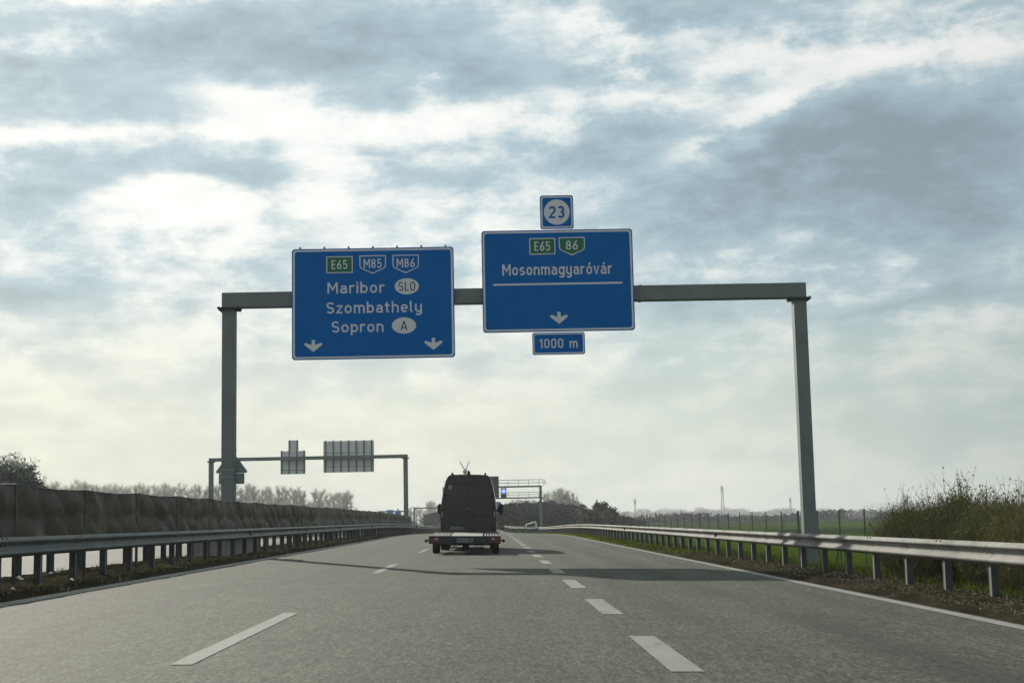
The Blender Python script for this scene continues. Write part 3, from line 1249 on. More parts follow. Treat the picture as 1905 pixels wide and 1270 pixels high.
# ------------------------------------------------------------------ van
def make_van():
    X0, Y0 = -.80, 51.6
    root = empty('van', (X0, Y0, gz(X0, Y0)), 'tall black delivery van driving ahead in the middle lane, seen from behind', 'van')
    root.rotation_euler.y = .0205
    # body sections: y, scale of width, floor z, list of (half width, z)
    full = [(.90, .42), (.985, .50), (1.015, .75), (1.02, 1.15), (1.015, 1.5), (.985, 1.78), (.945, 2.02), (.885, 2.32), (.83, 2.52), (.77, 2.64), (.70, 2.69), (.35, 2.715)]

    def sect(y, k=1.0, zmax=9, hood=None):
        pts = []
        for (w, z) in full:
            zz = z
            ww = w * k
            if zmax < 2.8 and z > zmax:
                f = (z - zmax) / (2.72 - zmax)
                zz = zmax + f * .10
                ww = w * k * (1 - .05 * f)
                if hood:
                    ww = min(ww, hood)
            pts.append((ww, zz))
        half = [(w, y, z) for (w, z) in pts]
        return half + [(-w, y, z) for (w, z) in reversed(pts)]
    secs = [sect(.02, .955), sect(.0, .968), sect(.012, .976), sect(.10, .985), sect(.6, .997), sect(1.4, 1.01), sect(2.6, 1.016), sect(3.6, 1.01), sect(4.2, .995), sect(4.75, .985, 2.45), sect(5.2, .97, 1.75), sect(5.35, .96, 1.35), sect(5.8, .93, 1.12), sect(6.0, .86, .95)]
    b = MB()
    n = len(secs[0])
    for s in secs:
        b.v += s
    for i in range(len(secs) - 1):
        for j in range(n):
            a, c = i * n + j, i * n + (j + 1) % n
            b.f.append((a, a + n, c + n, c))
            b.mi.append(0)
    b.f.append(tuple(range(n)))
    b.mi.append(0)
    b.f.append(tuple(range(len(secs) * n - 1, (len(secs) - 1) * n - 1, -1)))
    b.mi.append(0)
    body = b.build('body', 'van_black', root, smooth=True)
    body.data.set_sharp_from_angle(angle=R(35))
    # two rear doors, proud of the body
    for s in (-1, 1):
        b = MB()
        prof = [(.012, .56), (.90, .56), (.915, .8), (.915, 1.5), (.885, 1.85), (.83, 2.15), (.76, 2.42), (.71, 2.55), (.62, 2.60), (.012, 2.61)]
        pts = [(s * x, z) for x, z in prof]
        if s > 0:
            pts = pts
        b.poly(pts if s < 0 else pts[::-1], -.028, .05)
        d = b.build('rear_door', 'van_black', root)
        b = MB()
        wp = [(.06, 1.62), (.80, 1.62), (.775, 1.9), (.715, 2.2), (.685, 2.32), (.06, 2.33)]
        b.poly([(s * x, z) for x, z in (wp if s < 0 else wp[::-1])], -.034, .004)
        b.build('rear_window', 'van_glass', d)
        b = MB()      # pressed ledge over the window and hinges
        b.box(min(s * .05, s * .70), max(s * .05, s * .70), -.040, -.0285, 2.37, 2.385)
        b.box(min(s * .45, s * .86), max(s * .45, s * .86), -.042, -.0285, 1.335, 1.352)
        b.build('door_trim', 'post_steel', d)
        b = MB()
        for z in (.85, 1.45, 1.98):
            xh = .925 if z < 1.6 else .865
            b.bbox(min(s * xh - .035, s * xh + .035), max(s * xh - .035, s * xh + .035), -.05, -.0, z - .05, z + .05, .008)
        b.build('hinge', 'van_trim', d)
        if s > 0:
            b = MB()
            b.bbox(.05, .22, -.07, -.03, 1.22, 1.28, .012)
            b.build('door_handle', 'van_trim', d)
            b = MB()
            b.bbox(.012, .035, -.055, -.03, 1.45, 1.53, .004)
            b.build('lock', 'rim', d)
        else:
            b = MB()
            b.box(-.64, -.14, -.046, -.034, .74, .855)
            p = b.build('number_plate', 'plate', d)
            text(p, 'lettering', 'SM 62 N', -.37, .76, .075, .42, -.05, 'sign_black', .2)
            b = MB()
            b.box(-.68, -.08, -.040, -.0288, .87, .91)
            b.build('plate_lamp_strip', 'van_trim', d)
            b = MB()
            b.poly(arc(-.66, 2.26, .07, .10, 0, 360, 20)[:-1], -.0375)
            b.build('window_oval', 'plate', d)  # pale oval in the upper outer corner of the window
        # tail light
        b = MB()
        b.bbox(min(s * .93, s * 1.012), max(s * .93, s * 1.012), -.022, .10, .98, 1.50, .012)
        t = b.build('tail_light', 'lens_red', root)
        b = MB()
        b.bbox(min(s * .925, s * .955), max(s * .925, s * .955), -.03, .02, 1.20, 1.42, .006)
        b.build('reversing_lens', 'lens_clear', t)
        # mirrors
        b = MB()
        b.bbox(min(s * 1.10, s * 1.30), max(s * 1.10, s * 1.30), 4.75, 4.92, 1.32, 1.72, .05)
        b.bbox(min(s * .98, s * 1.12), max(s * .98, s * 1.12), 4.79, 4.88, 1.42, 1.52, .02)
        b.build('wing_mirror', 'van_trim', root)
        # side windows of the cab
        b = MB()
        xw = [(1.022, 3.95, 1.30), (1.010, 4.9, 1.30), (.975, 4.62, 1.82), (.972, 3.95, 1.85)]
        b.add([(s * (x + .012), y, z) for x, y, z in xw], [(0, 1, 2, 3) if s > 0 else (3, 2, 1, 0)])
        b.build('side_window', 'van_glass', root)
        # wheels
        for y in (1.15, 4.85):
            wheel(root, s * .90, y, .36, .24, s)
    # bumper, brake lamp, roof fittings
    b = MB()
    b.bbox(-.98, .98, -.10, .06, .40, .545, .03)
    b.build('rear_bumper', 'van_trim', root)
    b = MB()
    b.bbox(-.11, .11, -.02, .05, 2.635, 2.685, .01)
    b.build('brake_lamp', 'lens_red', root)
    b = MB()
    for x in (-.60, .60):
        for y in (.25, 1.6, 2.9):
            b.bbox(x - .035, x + .035, y - .05, y + .05, 2.66, 2.77, .012)
        b.box(x - .02, x + .02, .1, 3.1, 2.7705, 2.79)
    b.build('roof_rail', 'van_trim', root)
    b = MB()
    b.add([(-.085, .3, 2.70), (.085, .3, 2.70), (.03, .36, 2.87), (-.03, .36, 2.87), (-.085, .62, 2.70), (.085, .62, 2.70), (.02, .48, 2.86), (-.02, .48, 2.86)],
          [(0, 1, 2, 3), (1, 5, 6, 2), (5, 4, 7, 6), (4, 0, 3, 7), (3, 2, 6, 7), (4, 5, 1, 0)])
    b.build('roof_fin', 'van_trim', root)
    # V-shaped aerial
    ae = MB()
    ae.tube((-.155, 1.0, 2.9), (-.345, 1.0, 3.23), .024, .014)
    ae.tube((-.135, 1.0, 2.9), (.02, 1.0, 3.26), .024, .014)
    ob = ae.build('aerial', 'sign_back', root)
    b = MB()
    prof = [(.02, -.09), (.07, -.07), (.085, 0), (.07, .06), (.02, .09)]
    nn = 12
    for (r_, z_) in prof:
        b.v += [(-.15 + r_ * math.cos(2 * math.pi * i / nn), 1.0 + r_ * math.sin(2 * math.pi * i / nn), 2.87 + z_) for i in range(nn)]
    for k in range(len(prof) - 1):
        for i in range(nn):
            b.f.append((k * nn + i, k * nn + (i + 1) % nn, (k + 1) * nn + (i + 1) % nn, (k + 1) * nn + i))
            b.mi.append(0)
    b.tube((-.18, 1.0, 2.70), (-.17, 1.0, 2.80), .02)
    b.tube((-.115, 1.0, 2.70), (-.125, 1.0, 2.80), .02)
    b.build('aerial_base', 'sign_back', ob, smooth=True)
    # windscreen
    b = MB()
    b.add([(-.80, 4.80, 2.42), (.80, 4.80, 2.42), (.93, 5.34, 1.46), (-.93, 5.34, 1.46)], [(0, 1, 2, 3)])
    ws = b.build('windscreen', 'van_glass', root)
    return root


def wheel(root, x, y, r, w, s, tyre='tyre'):
    b = MB()
    n = 28
    prof = [(-w / 2, r * .62), (-w / 2, r * .90), (-w / 2 + .02, r * .97), (-w / 2 + .05, r), (w / 2 - .05, r), (w / 2 - .02, r * .97), (w / 2, r * .90), (w / 2, r * .62)]
    for (dx, rr) in prof:
        b.v += [(dx, rr * math.cos(2 * math.pi * i / n), rr * math.sin(2 * math.pi * i / n)) for i in range(n)]
    for k in range(len(prof) - 1):
        for i in range(n):
            b.f.append((k * n + i, k * n + (i + 1) % n, (k + 1) * n + (i + 1) % n, (k + 1) * n + i))
            b.mi.append(0)
    wh = b.build('wheel', tyre, root, smooth=True, loc=(x, y, r))
    b = MB()
    b.tube((-w * .38, 0, 0), (w * .38, 0, 0), r * .625, r * .625, 24)
    b.tube((s * w * .38, 0, 0), (s * w * .46, 0, 0), r * .22, r * .18, 12)
    for i in range(5):
        a = 2 * math.pi * i / 5
        b.tube((s * w * .37, 0, 0), (s * w * .41, math.cos(a) * r * .55, math.sin(a) * r * .55), r * .09, r * .07, 6)
    b.build('rim', 'rim', wh)
    return wh


make_van()


# ------------------------------------------------------------------ car trailer behind the van
def make_trailer():
    X0, Y0 = -.82, 45.6
    root = empty('trailer', (X0, Y0, gz(X0, Y0)), 'low flat car trailer with slotted metal deck towed behind the black van', 'trailer')
    root.rotation_euler.y = .0205
    Lb, wd, zt = 4.7, 1.13, .575
    # deck frame
    b = MB()
    b.bbox(-wd, -wd + .07, 0, Lb, zt - .13, zt + .012, .008)
    b.bbox(wd - .07, wd, 0, Lb, zt - .13, zt + .012, .008)
    b.bbox(-wd + .071, wd - .071, 0, .06, zt - .12, zt + .012, .008)
    b.bbox(-wd + .071, wd - .071, Lb - .08, Lb, zt - .12, zt + .03, .008)
    for x in (-.42, .42):
        b.box(x - .04, x + .04, .0605, Lb - .0805, zt - .16, zt - .03)
    b.build('frame', 'trailer_black', root)
    # solid middle plate
    b = MB()
    b.box(-.46, .56, .065, Lb - .085, zt - .028, zt)
    b.build('deck_plate', 'trailer_alu', root)
    # slotted tracks left and right: rungs running lengthwise
    for x0, x1, n in ((-1.055, -.50, 6), (.60, 1.055, 5)):
        b = MB()
        for i in range(n):
            xa = x0 + (x1 - x0) * (i + .18) / n
            xb = x0 + (x1 - x0) * (i + .62) / n
            b.box(xa, xb, .066, Lb - .086, zt - .027, zt - .001)
        for k in range(9):
            y = .25 + k * .52
            b.box(x0, x1, y - .03, y + .03, zt - .06, zt - .0275)
        b.build('wheel_track', 'trailer_alu', root)
    for ch in root.children:
        for v in ch.data.vertices:
            v.co.z += .017 * max(0, v.co.y)
    # rear light board
    b = MB()
    b.bbox(-1.14, 1.14, -.05, -.002, zt - .235, zt - .005, .01)
    b.box(-.86, -.44, -.054, -.0495, zt - .13, zt - .115)
    b.box(.44, .86, -.054, -.0495, zt - .13, zt - .115)
    b.build('light_board', 'trailer_black', root)
    for s in (-1, 1):
        b = MB()
        xa, xb = sorted((s * .80, s * 1.10))
        b.bbox(xa, xb, -.085, -.052, zt - .205, zt - .045, .012)
        l = b.build('tail_light', 'lens_red', root)
        b = MB()
        xm = s * .90
        b.bbox(xm - .055, xm + .055, -.094, -.08, zt - .105, zt - .055, .008)
        b.build('reversing_lens', 'lens_clear', l)
        b = MB()
        xm = s * 1.05
        b.bbox(xm - .035, xm + .035, -.093, -.08, zt - .195, zt - .06, .008)
        b.build('indicator_lens', 'lens_amber', l)
        # side marker lamps on rubber arms
        b = MB()
        b.tube((s * 1.13, -.02, zt - .12), (s * 1.26, -.03, zt - .14), .025, .022)
        b.tube((s * 1.22, -.06, zt - .14), (s * 1.22, 0, zt - .14), .05, .05, 12)
        b.tube((s * 1.27, -.03, zt - .14), (s * 1.23, -.03, zt - .14), .045, .05, 10)
        b.build('marker_lamp', 'van_trim', root)
        # wheels and mudguards
        for y in (1.95, 2.72):
            wheel(root, s * .985, y, .30, .215, s)
        b = MB()
        b.bbox(min(s * .86, s * 1.11), max(s * .86, s * 1.11), 1.6, 3.06, zt - .19, zt - .135, .015)
        b.build('mudguard', 'trailer_black', root)
    b = MB()
    b.box(-.27, .26, -.066, -.052, zt - .19, zt - .06)
    p = b.build('number_plate', 'plate', root)
    text(p, 'lettering', 'SM 67 ANS', .02, zt - .162, .078, .44, -.07, 'sign_black', .2)
    b = MB()
    b.box(-.27, -.225, -.069, -.0665, zt - .19, zt - .06)
    b.build('plate_band', 'plate_blue', p)
    b = MB()
    for x in (-.32, .32):
        b.bbox(x - .03, x + .03, -.075, -.051, zt - .17, zt - .08, .008)
    b.build('plate_lamp', 'van_trim', root)
    # underrun gear: axles, lattice bar, jack
    b = MB()
    for y in (1.95, 2.72):
        b.tube((-.9, y, .30), (.9, y, .30), .045, n=10)
    b.build('axle', 'trailer_black', root)
    b = MB()
    b.tube((-.62, .9, .21), (.62, .9, .21), .014, n=6)
    b.tube((-.62, .9, .33), (.62, .9, .33), .014, n=6)
    for i in range(4):
        for (a, c) in ((.215, .325), (.325, .215)):
            xa = -.6 + i * .17 + (.52 if i > 1 else 0)
            b.tube((xa, .9, a), (xa + .17, .9, c), .009, n=5)
    b.build('ramp_carrier', 'post_steel', root)
    b = MB()
    b.bbox(-.09, .13, .5, .7, .16, .36, .02)
    b.bbox(-.62, -.38, .6, .85, .28, .42, .02)
    b.bbox(-.75, -.52, 1.2, 1.4, .12, .22, .02)
    b.build('winch_box', 'van_trim', root)
    b = MB()
    b.tube((-.5, Lb, zt - .1), (0, 6.05, .44), .04, n=8)
    b.tube((.5, Lb, zt - .1), (0, 6.05, .44), .04, n=8)
    b.tube((0, 5.2, .3), (0, 5.2, .9), .03, n=8)
    b.build('drawbar', 'trailer_black', root)


make_trailer()

# ------------------------------------------------------------------ gantry of the opposite carriageway, sign backs
Y2 = 139.0
xl, xr = at(393, 860, Y2).x, at(754.5, 860, Y2).x
zt2, zu2 = at(570, 848.6, Y2).z, at(570, 855.0, Y2).z
g2 = box_gantry(Y2, xl, xr, zu2, zt2, gz(xl, Y2), gz(xr, Y2), .42, 'grey steel gantry over the opposite carriageway showing the bare backs of its signs', 'gantry')


def sign_back(corners, label, n, top=None):
    tl, tr, br, bl = [at(px, py, Y2 + .5) for px, py in corners]
    x, z = (tl.x + tr.x) / 2, (tl.z + bl.z) / 2
    w, h = tr.x - tl.x, tl.z - bl.z
    root = empty('direction_sign', (x, Y2 + .5, z), label, 'road sign')
    b = MB()
    b.poly(rrect(-w / 2, w / 2, -h / 2, h / 2, .1), 0, .04)
    b.build('panel', 'sign_back', root)
    for i in range(n):
        xx = -w / 2 + w * (.045 + .91 * i / (n - 1))
        b = MB()
        b.box(xx - .06, xx + .06, -.12, -.001, -h / 2 + .02, h / 2 + .05)
        b.build('mounting_strut', 'galvanized_old', root)
    b = MB()
    for fz in (-.32, .12):
        b.box(-w / 2 + .05, w / 2 - .05, -.006, -.0006, h * fz - .02, h * fz + .02)
    b.build('panel_seam', 'post_steel', root)
    if top:
        a, c = at(top[0], top[1], Y2 + .5), at(top[2], top[3], Y2 + .5)
        w2 = c.x - a.x
        x2 = (a.x + c.x) / 2 - x
        b = MB()
        b.poly(rrect(x2 - w2 / 2, x2 + w2 / 2, h / 2 + .01, a.z - z, .08), .0, .04)
        b.build('top_plate', 'sign_back', root)
        for s in (-1, 1):
            b = MB()
            b.box(x2 + s * (w2 / 2 - .1) - .06, x2 + s * (w2 / 2 - .1) + .06, -.12, -.001, h / 2 + .06, a.z - z + .03)
            b.build('mounting_strut', 'galvanized_old', root)


sign_back([(601.5, 820.5), (695.5, 819), (695.5, 877), (602, 879)], 'grey back of the wide sign on the gantry over the opposite carriageway', 7)
sign_back([(522, 839), (568, 838), (568, 881), (522, 882)], 'grey back of the narrow sign with a tall top plate over the opposite carriageway', 4, (536.5, 819, 555, 839))

# ------------------------------------------------------------------ lattice gantry with light panels (far)
Y3 = 258.0


def make_vms():
    pr = at(1006, 930, Y3)
    zg = gz(pr.x, Y3)
    xl3, xr3 = at(826, 930, Y3).x, pr.x
    zT, zTu = at(950, 903.5, Y3).z, at(950, 906.5, Y3).z
    zB, zBu = at(960, 924.5, Y3).z, at(960, 927, Y3).z
    root = empty('display_gantry', ((xl3 + xr3) / 2, Y3, zg), 'far lattice gantry with walkway railings carrying electronic display panels', 'gantry')
    o = root.location
    for x in (xl3, xr3):
        b = MB()
        b.bbox(x - .22 - o.x, x + .22 - o.x, -.22, .22, -.4, zT - o.z, .03)
        b.build('post', 'galvanized_old', root)
    for (za, zb_) in ((zTu, zT), (zBu, zB)):
        b = MB()
        b.bbox(xl3 + .225 - o.x, xr3 - .225 - o.x, -.2, .2, za - o.z, zb_ - o.z, .02)
        b.build('beam', 'galvanized_old', root)
    for (zf, hgt) in ((zT, 1.05), (zB, .85)):
        b = MB()
        x = xl3 + .5
        while x < xr3 + .8:
            b.tube((x - o.x, -.75, zf - o.z - .1), (x - o.x, -.75, zf + hgt - o.z), .045, n=6)
            x += 1.85
        for k in (.5, 1.0):
            b.tube((xl3 - o.x, -.75, zf + hgt * k - o.z), (xr3 + .4 - o.x, -.75, zf + hgt * k - o.z), .032, n=6)
            b.tube((xl3 - o.x, .75, zf + hgt * k - o.z), (xr3 + .4 - o.x, .75, zf + hgt * k - o.z), .032, n=6)
        b.build('walkway_railing', 'galvanized', root)
        b = MB()
        b.box(xl3 + .3 - o.x, xr3 + .4 - o.x, -.8, -.205, zf - o.z - .16, zf - o.z - .10)
        b.build('walkway', 'galvanized_old', root)
    b = MB()
    for k in range(7):
        z = zT - o.z + .15 + k * .13
        b.tube((xr3 + .45 - o.x, -.6, z), (xr3 + .95 - o.x, -.6, z), .02, n=5)
    b.tube((xr3 + .45 - o.x, -.6, zT - o.z), (xr3 + .45 - o.x, -.6, zT - o.z + 1.05), .03, n=5)
    b.tube((xr3 + .95 - o.x, -.6, zT - o.z), (xr3 + .95 - o.x, -.6, zT - o.z + 1.05), .03, n=5)
    b.build('ladder', 'galvanized', root)

    # displays: things of their own hanging on the gantry
    def disp(px0, px1, py0, py1, label):
        a, c = at(px0, py0, Y3 - 1.1), at(px1, py1, Y3 - 1.1)
        r = empty('electronic_display', ((a.x + c.x) / 2, Y3 - 1.1, (a.z + c.z) / 2), label, 'display panel')
        w, h = c.x - a.x, a.z - c.z
        b = MB()
        b.bbox(-w / 2, w / 2, 0, .5, -h / 2, h / 2, .03)
        b.build('housing', 'van_trim', r)
        b = MB()
        b.ring(rrect(-w / 2, w / 2, -h / 2, h / 2, .04), rrect(-w / 2 + .1, w / 2 - .1, -h / 2 + .1, h / 2 - .1, .03), -.004)
        b.build('rim', 'galvanized_old', r)
        return r, w, h
    disp(846, 928.5, 887, 925, 'large black electronic display behind the right side of the van')
    r, w, h = disp(931.5, 942.5, 907.5, 925.5, 'small black display panel showing a glowing blue round symbol')
    b = MB()
    b.poly(arc(0, h * .17, w * .46, w * .46, 0, 360, 28)[:-1], -.008)
    d = b.build('lit_disc', 'led_blue', r)
    b = MB()
    b.poly(arc(0, h * .19, w * .30, w * .17, 0, 360, 28)[:-1], -.012)
    b.build('lit_symbol', 'led_white', d)


make_vms()

# far plain gantry with blue sign, and the blue signs above the screen
Y4 = 420.0
xl, xr = at(770.5, 945, Y4).x, at(957.5, 945, Y4).x
zt4, zu4 = at(860, 942.0, Y4).z, at(860, 944.2, Y4).z
box_gantry(Y4, xl, xr, zu4, zt4, gz(xl, Y4), gz(xr, Y4), .42, 'thin distant gantry frame spanning the road far behind the van', 'gantry', .3)


def plain_sign(px0, px1, py0, py1, Y, label, hat=False):
    a, c = at(px0, py0, Y), at(px1, py1, Y)
    r = empty('direction_sign', ((a.x + c.x) / 2, Y, (a.z + c.z) / 2), label, 'road sign')
    w, h = c.x - a.x, a.z - c.z
    b = MB()
    b.poly(rrect(-w / 2, w / 2, -h / 2, h / 2, .12), 0, .08)
    b.build('panel', 'sign_blue', r)
    b = MB()
    b.ring(rrect(-w / 2 + .06, w / 2 - .06, -h / 2 + .06, h / 2 - .06, .1), rrect(-w / 2 + .14, w / 2 - .14, -h / 2 + .14, h / 2 - .14, .08), -.01)
    b.build('border', 'sign_white', r)
    if hat:
        b = MB()
        b.poly(rrect(-w * .12, w * .12, h / 2 + .01, h / 2 + w * .24, .08), 0, .08)
        b.build('top_plate', 'sign_blue', r)
    return r


plain_sign(914, 932, 933, 948.5, Y4 - .5, 'distant blue sign peeking out behind the right mirror of the van')
Y5 = 470.0
plain_sign(719, 732, 948, 957, Y5, 'left of two tiny blue signs showing above the dark screen')
plain_sign(734.5, 746.5, 949, 959, Y5, 'right of two tiny blue signs above the dark screen, with a small top plate', True)
xl, xr = at(706, 955, Y5).x, at(757, 955, Y5).x
zz = at(733, 952, Y5).z
box_gantry(Y5 + .8, xl, xr, zz, zz + .45, gz(xl, Y5), gz(xr, Y5), .42, 'farthest gantry, hidden below the screen top and holding two tiny blue signs', 'gantry', .3)

# ------------------------------------------------------------------ field fence on the right
def fence():
    xf = 14.6
    root = empty('field_fence', (xf, 40, gz(xf, 40)), 'thin dark green wire fence with slender posts along the right field', 'fence')
    o = root.location
    proto = None
    ys = [67.8]
    k = .001751
    base = .0001033
    for i in range(-4, 15):
        kk = k + i * base
        ys.append(F * xf * kk)
    ys = sorted(set(round(y, 1) for y in ys))
    y = ys[-1]
    while y < 300:
        y += 4.0
        ys.append(y)
    x_at = lambda y: xf + cx(y)
    for i, y in enumerate(ys):
        z = gz(x_at(y), y)
        loc = (x_at(y) - o.x, y - o.y, z - o.z)
        if proto is None:
            b = MB()
            b.tube((0, 0, -.2), (0, 0, 2.12), .034, .03, 8)
            proto = b.build('post', 'fence_green', root)
            proto.location = loc
        else:
            copy_child(proto, root, loc)
    b = MB()
    y = F * xf * (k - 2 * base)
    z = gz(xf, y)
    for s in (-1, 1):
        b.tube((.05, y - o.y, 1.3 + z - o.z), (.05, y + s * 1.1 - o.y, z - o.z - .1), .035, n=6)
    b.build('brace', 'fence_green', root)
    b = MB()
    for h in (.25, .6, .95, 1.3, 1.65, 2.0):
        pts = [(x_at(y) - o.x, y - o.y, gz(x_at(y), y) + h - o.z) for y in ys]
        for p, q in zip(pts, pts[1:]):
            b.tube(p, q, .003, n=3, cap=False)
    b.build('wire', 'fence_green', root)


fence()


# ------------------------------------------------------------------ trees
def rdir(rr, up_bias=0.0):
    while True:
        v = Vector((rr.uniform(-1, 1), rr.uniform(-1, 1), rr.uniform(-1, 1)))
        if .05 < v.length < 1:
            v.normalize()
            v.z += up_bias
            return v.normalized()


def tree_meshes(seed, h, cr, cbase, ntw, tw_len, tw_w, trunk_mat, crown_mats, upb=.8, shape=1.0, nl=16, clump=0):
    """returns (trunk object data, crown data): tapered trunk, rising limbs, thousands of fine twigs"""
    rr = random.Random(seed)
    tb, cb = MB(), MB()
    lean = Vector((rr.uniform(-.04, .04), rr.uniform(-.04, .04), 1))
    n = 6
    r_b = h * .016 + .05
    pts = [Vector((0, 0, -.3)) + Vector((lean.x * h * t + rr.uniform(-.04, .04) * h * .1, lean.y * h * t, (h * .9 + .3) * t)) for t in [i / n for i in range(n + 1)]]
    for i in range(n):
        tb.tube(pts[i], pts[i + 1], r_b * (1 - i / n * .9), r_b * (1 - (i + 1) / n * .9), 7)
    limbs = []
    for i in range(nl):
        t = cbase + (1 - cbase) * (i + rr.random()) / nl * .92
        p = Vector((lean.x * h * t, lean.y * h * t, h * t * .9))
        a = rr.uniform(0, 2 * math.pi)
        rel = (t - cbase) / (1 - cbase)
        L = cr * (1 - abs(rel - .35) ** 1.6 * 1.1) * rr.uniform(.7, 1.15) * shape
        L = max(L, cr * .25)
        d = Vector((math.cos(a), math.sin(a), upb * rr.uniform(.6, 1.3))).normalized()
        q = p + d * L
        q2 = q + (d + Vector((0, 0, .6))).normalized() * L * .45
        tb.tube(p, q, r_b * .32, r_b * .16, 5)
        tb.tube(q, q2, r_b * .16, r_b * .05, 5)
        limbs.append((p, q, q2))
    limbs.append((pts[-3], pts[-2], pts[-1]))
    for k in range(ntw):
        p, q, q2 = rr.choice(limbs)
        t = rr.random()
        a = p.lerp(q, .25 + t * .75) if t < .55 else q.lerp(q2, (t - .55) / .45)
        a = a + rdir(rr) * rr.random() * cr * .22
        d = ((q2 - p).normalized() * .5 + rdir(rr) * .8 + Vector((0, 0, upb * .6))).normalized()
        L = tw_len * rr.uniform(.5, 1.3)
        w = tw_w * rr.uniform(.6, 1.4)
        sd = d.cross(rdir(rr)).normalized() * w / 2
        e = a + d * L
        cb.k = 0 if rr.random() < .6 else min(1, len(crown_mats) - 1)
        cb.add([a - sd, a + sd, e + sd * .4, e - sd * .4], [(0, 1, 2, 3)])
        if clump:
            for c_ in range(clump):
                pc = a.lerp(e, rr.random()) + rdir(rr) * L * .4
                s_ = tw_len * rr.uniform(.18, .4)
                u_, v_ = rdir(rr) * s_, rdir(rr) * s_
                cb.add([pc - u_, pc + v_, pc + u_, pc - v_], [(0, 1, 2, 3)])
    return tb, cb, trunk_mat, crown_mats


class Kind:
    def __init__(s, *a, **k):
        s.tb, s.cb, s.tm, s.cm = tree_meshes(*a, **k)
        s.first = None

    def place(s, name, x, y, z, sc, rz, label, group=None, cat='tree', sx=1.0):
        root = empty(name, (x, y, z), label, cat, group, rz)
        root.scale = (sc * sx, sc * sx, sc)
        if s.first is None:
            t = s.tb.build('trunk', s.tm, root)
            c = s.cb.build('crown', s.cm, root)
            s.first = (t, c)
        else:
            for o in s.first:
                k = o.copy()
                C.objects.link(k)
                k.parent = root
        return root


pale = [Kind(100 + i, 12.0, 2.3, .12, 1500, .95, .07, 'bark_pale', ['twig_pale', 'twig_green'] if i % 2 else ['twig_pale', 'twig_grey'], .9) for i in range(5)]
dark = [Kind(200 + i, 6.5, 2.3, .03, 1900, .75, .16, 'bark', ['evergreen', 'evergreen'], .25, 1.0, 20, 2) for i in range(4)]
brown = Kind(300, 5, 2.4, .05, 2200, .8, .10, 'bark', ['evergreen_brown', 'bark'], .6, 1.0, 18, 1)
round_ = Kind(301, 8.0, 3.0, .06, 2500, .42, .06, 'bark', ['tree_grey', 'twig_green'], .45, 1.0, 26, 0)


def fill_round(kd, seed):
    """foliage in many overlapping puffs, thinning outwards"""
    rr = random.Random(seed)
    for q in range(85):
        d = rdir(rr, .15)
        c = Vector((d.x * 2.7, d.y * 2.7, 4.3 + d.z * 3.1)) * 1.0
        c *= rr.uniform(.8, 1.0)
        pr = rr.uniform(.7, 1.25)
        kd.cb.k = 0 if rr.random() < .72 else 1
        for k in range(330):
            p = c + rdir(rr) * pr * rr.random() ** .55
            s_ = rr.uniform(.04, .11)
            u_, v_ = rdir(rr, .5) * s_ * 1.6, rdir(rr) * s_
            kd.cb.add([p - u_, p + v_, p + u_, p - v_], [(0, 1, 2, 3)])


fill_round(round_, 77)

rt_ = random.Random(21)


def pal_at(px, pytop, Y, label, group, kinds=pale, sx=1.0, name='poplar', hbase=12.0):
    t = at(px, pytop, Y)
    zg = gz(t.x, Y)
    k = rt_.choice(kinds)
    return k.place(name, t.x, Y, zg - .1, (t.z - zg) / (hbase * 1.05), rt_.uniform(0, 6.28), label, group, 'tree', sx)


# nearer dark tree at the far left
t0 = at(14, 838, 150)
round_.place('broad_tree', t0.x, 150, gz(t0.x, 150), (t0.z - gz(t0.x, 150)) / 8.3, .4, 'broad dark green tree above the screen at the left edge', None, 'tree', 1.0)
t0 = at(60, 880, 156)
pale[0].place('poplar', t0.x, 156, gz(t0.x, 156), (t0.z - gz(t0.x, 156)) / 12.6, 1.0, 'pale thin tree just right of the broad dark tree at left', None, 'tree', 1.6)

# long row of pale poplars above the screen: outline read from the photograph
outline = [(75, 898), (120, 896), (165, 893), (200, 896), (232, 899), (262, 897), (285, 895), (318, 897), (345, 900), (372, 897), (402, 899), (440, 901), (466, 899), (490, 902), (505, 899), (522, 898), (538, 903), (556, 906), (570, 912), (588, 908), (608, 914), (624, 912), (642, 911), (656, 916)]
pl = 'pale early spring poplar in the long hazy row above the dark screen'
for i in range(len(outline) - 1):
    (xa, ya), (xb, yb) = outline[i], outline[i + 1]
    m_ = max(1, round((xb - xa) / 12))
    for k in range(m_):
        f = (k + rt_.uniform(.2, .8)) / m_
        px, py = xa + (xb - xa) * f, ya + (yb - ya) * f + rt_.uniform(-10, 0)
        if 575 < px < 582 or 600 < px < 606:
            continue
        pal_at(px, py, rt_.uniform(340, 400), pl, 'pale poplars above the screen', sx=1.0)
# a second row behind fills the lower part
for i in range(30):
    px = 85 + i * 19 + rt_.uniform(-5, 5)
    if px > 650:
        break
    pal_at(px, 912 + rt_.uniform(-3, 6) + (px > 560) * 8, rt_.uniform(410, 440), pl, 'pale poplars above the screen', sx=1.2)
# trees left of the van, far down the road
for px, py, Y in ((704, 945, 640), (757, 944, 520), (765, 940, 530), (775, 938, 540), (783, 942, 520), (790, 945, 560), (797, 926, 520), (803, 930, 540), (811, 935, 530), (816, 938, 500)):
    pal_at(px, py, Y, 'faint thin tree far down the road between the screen end and the van', 'faint trees left of the van', sx=1.3)
for px, py, Y in ((806, 951, 470), (814, 949, 480), (798, 956, 465)):
    pal_at(px, py, Y, 'low dark tree under the distant gantry beam left of the van', 'low dark trees left of the van', dark, 1.5, 'evergreen_tree', 6.5)

